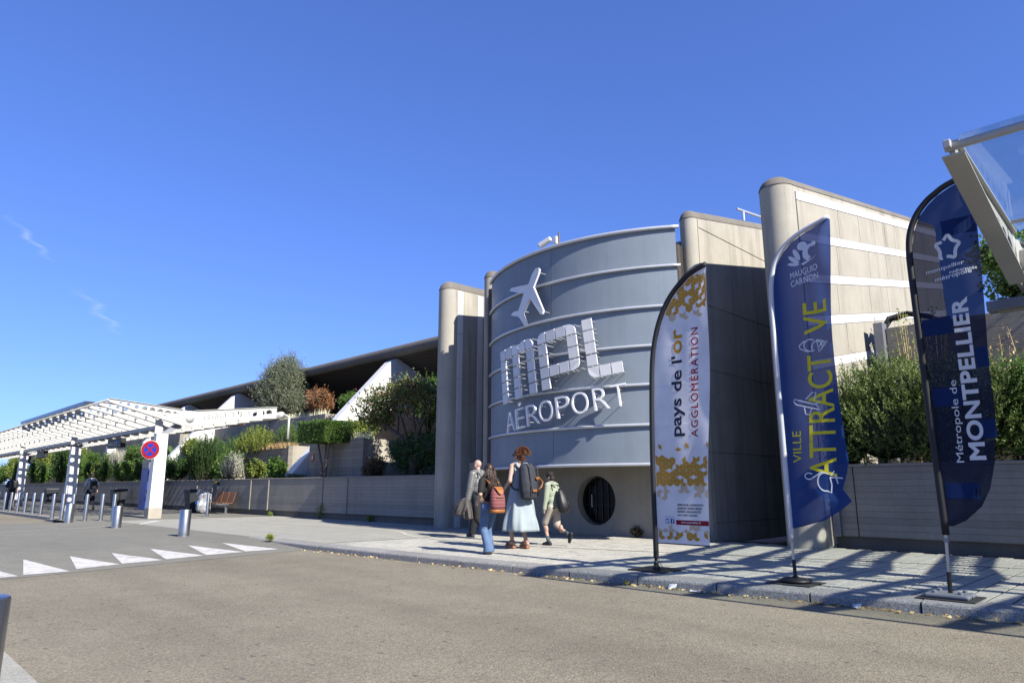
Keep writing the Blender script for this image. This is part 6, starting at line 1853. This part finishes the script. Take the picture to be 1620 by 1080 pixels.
# ------------------------------------------------------------------ leaves and litter along the kerb
gl_ = np.random.default_rng(21)
nl = 420
X_ = np.where(gl_.random(nl) < .75, gl_.uniform(-6.5, 1.0, nl), gl_.uniform(-13, -6, nl))
Yo = np.array([KY(v) for v in X_])-.02-np.abs(gl_.normal(0, .07, nl))
P_ = np.stack([X_, Yo, -.102+gl_.random(nl)*.012], 1)
a_ = gl_.uniform(0, 6.283, nl)
D_ = np.stack([np.cos(a_), np.sin(a_), gl_.uniform(0, .35, nl)], 1)
V_, F_ = leaf_cards(P_, D_, .05, .28, gl_)
V_[:,2] = np.maximum(V_[:,2], -.1)
lit = link(bpy.data.objects.new('fallen_leaves', mesh_np('fallen_leaves', V_, F_, lm_tan)))
tag(lit, 'dry leaves gathered along the kerb', 'leaves', kind='stuff')
def scrap(name, label, x, y, w, h, mat, z=-.101, tall=.0):
    y = KY(x)+(y-6.92)
    t_ = MB(); r_ = random.Random(int(x*100)); nx = 4
    for i in range(nx):
        for j in range(3): t_.v.append((x+w*(i/(nx-1)-.5), y+h*(j/2-.5)+r_.uniform(-.01,.01), z+.004+tall*j/2+r_.uniform(0,.02)))
    for i in range(nx-1):
        for j in range(2): t_.f.append((i*3+j, (i+1)*3+j, (i+1)*3+j+1, i*3+j+1))
    o = t_.build(name, mat, org=(x, y, z)); tag(o, label, 'litter', 'litter in the gutter')
m_yelp = plain('yellow_wrapper', (.55,.42,.03), .5)
scrap('crushed_cup', 'crushed yellow wrapper in the gutter below the white flag', -5.2, 6.84, .07, .04, m_yelp, tall=.035)
scrap('paper_scrap', 'square white paper leaning on the kerb near the white flag base', -4.62, 6.88, .10, .05, m_white, tall=.05)
scrap('paper_scrap', 'flat white paper strip in the gutter right of the square paper', -4.3, 6.82, .14, .05, m_white)
scrap('paper_scrap', 'small white scrap in the gutter below the navy flag', -2.62, 6.80, .08, .05, m_white, tall=.03)
scrap('bottle_cap', 'tiny blue scrap on the road near the kerb', -6.55, 6.85, .05, .04, m_sky)

# ------------------------------------------------------------------ faint vapour trails far up in the sky
def vapour(name):
    n = NT(name)
    uv = n.node('ShaderNodeUVMap').outputs[0]
    u, v, _ = n.sep(uv)
    edge = n.math('POWER', n.math('SUBTRACT', 1.0, n.math('ABSOLUTE', n.math('SUBTRACT', n.math('MULTIPLY', v, 2.0), 1.0))), 1.5)
    ends = n.math('POWER', n.math('SUBTRACT', 1.0, n.math('ABSOLUTE', n.math('SUBTRACT', n.math('MULTIPLY', u, 2.0), 1.0))), .7)
    puff = n.ramp(n.noise(.012, 5, .6), [(.35, 0.15), (.7, 1.0)])
    a = n.math('MULTIPLY', n.math('MULTIPLY', edge, ends), n.math('MULTIPLY', puff, .32))
    tp = n.node('ShaderNodeBsdfTransparent'); tr = n.node('ShaderNodeBsdfTranslucent'); tr.inputs[0].default_value = (.9,.9,.9,1)
    df = n.node('ShaderNodeBsdfDiffuse'); df.inputs[0].default_value = (.9,.9,.9,1)
    m1 = n.node('ShaderNodeMixShader'); n.l(tr.outputs[0], m1.inputs[1]); n.l(df.outputs[0], m1.inputs[2])
    m2 = n.node('ShaderNodeMixShader'); n.l(a, m2.inputs[0]); n.l(tp.outputs[0], m2.inputs[1]); n.l(m1.outputs[0], m2.inputs[2])
    n.l(m2.outputs[0], n.out.inputs['Surface'])
    return n.m
m_vap = vapour('vapour')
def contrail(label, a, b, w):
    a, b = Vector(a), Vector(b); d = (b-a).normalized(); s_ = Vector((-d.y, d.x, 0))*w
    K = 24; vs = []; fs = []
    for k in range(K+1):
        p = a.lerp(b, k/K)+s_*.25*math.sin(k*.7)
        for j in range(5): vs.append(p+s_*(j/4-.5)+Vector((0,0,w*.12*math.sin(math.pi*j/4))))
    for k in range(K):
        for j in range(4): fs.append((k*5+j, k*5+j+1, k*5+j+6, k*5+j+5))
    o = MB().add(vs, fs).build('contrail', m_vap, org=tuple(a))
    uvl = o.data.uv_layers.new(name='UVMap')
    for lp_ in o.data.loops: uvl.data[lp_.index].uv = ((lp_.vertex_index//5)/K, (lp_.vertex_index % 5)/4)
    tag(o, label, 'contrail', 'vapour trails')
contrail('faint upper vapour trail at the far left of the sky', (-3034,358,1000), (-3580,620,1000), 60)
contrail('faint lower vapour trail left of the olive tree', (-3960,810,1000), (-5100,1330,1000), 110)
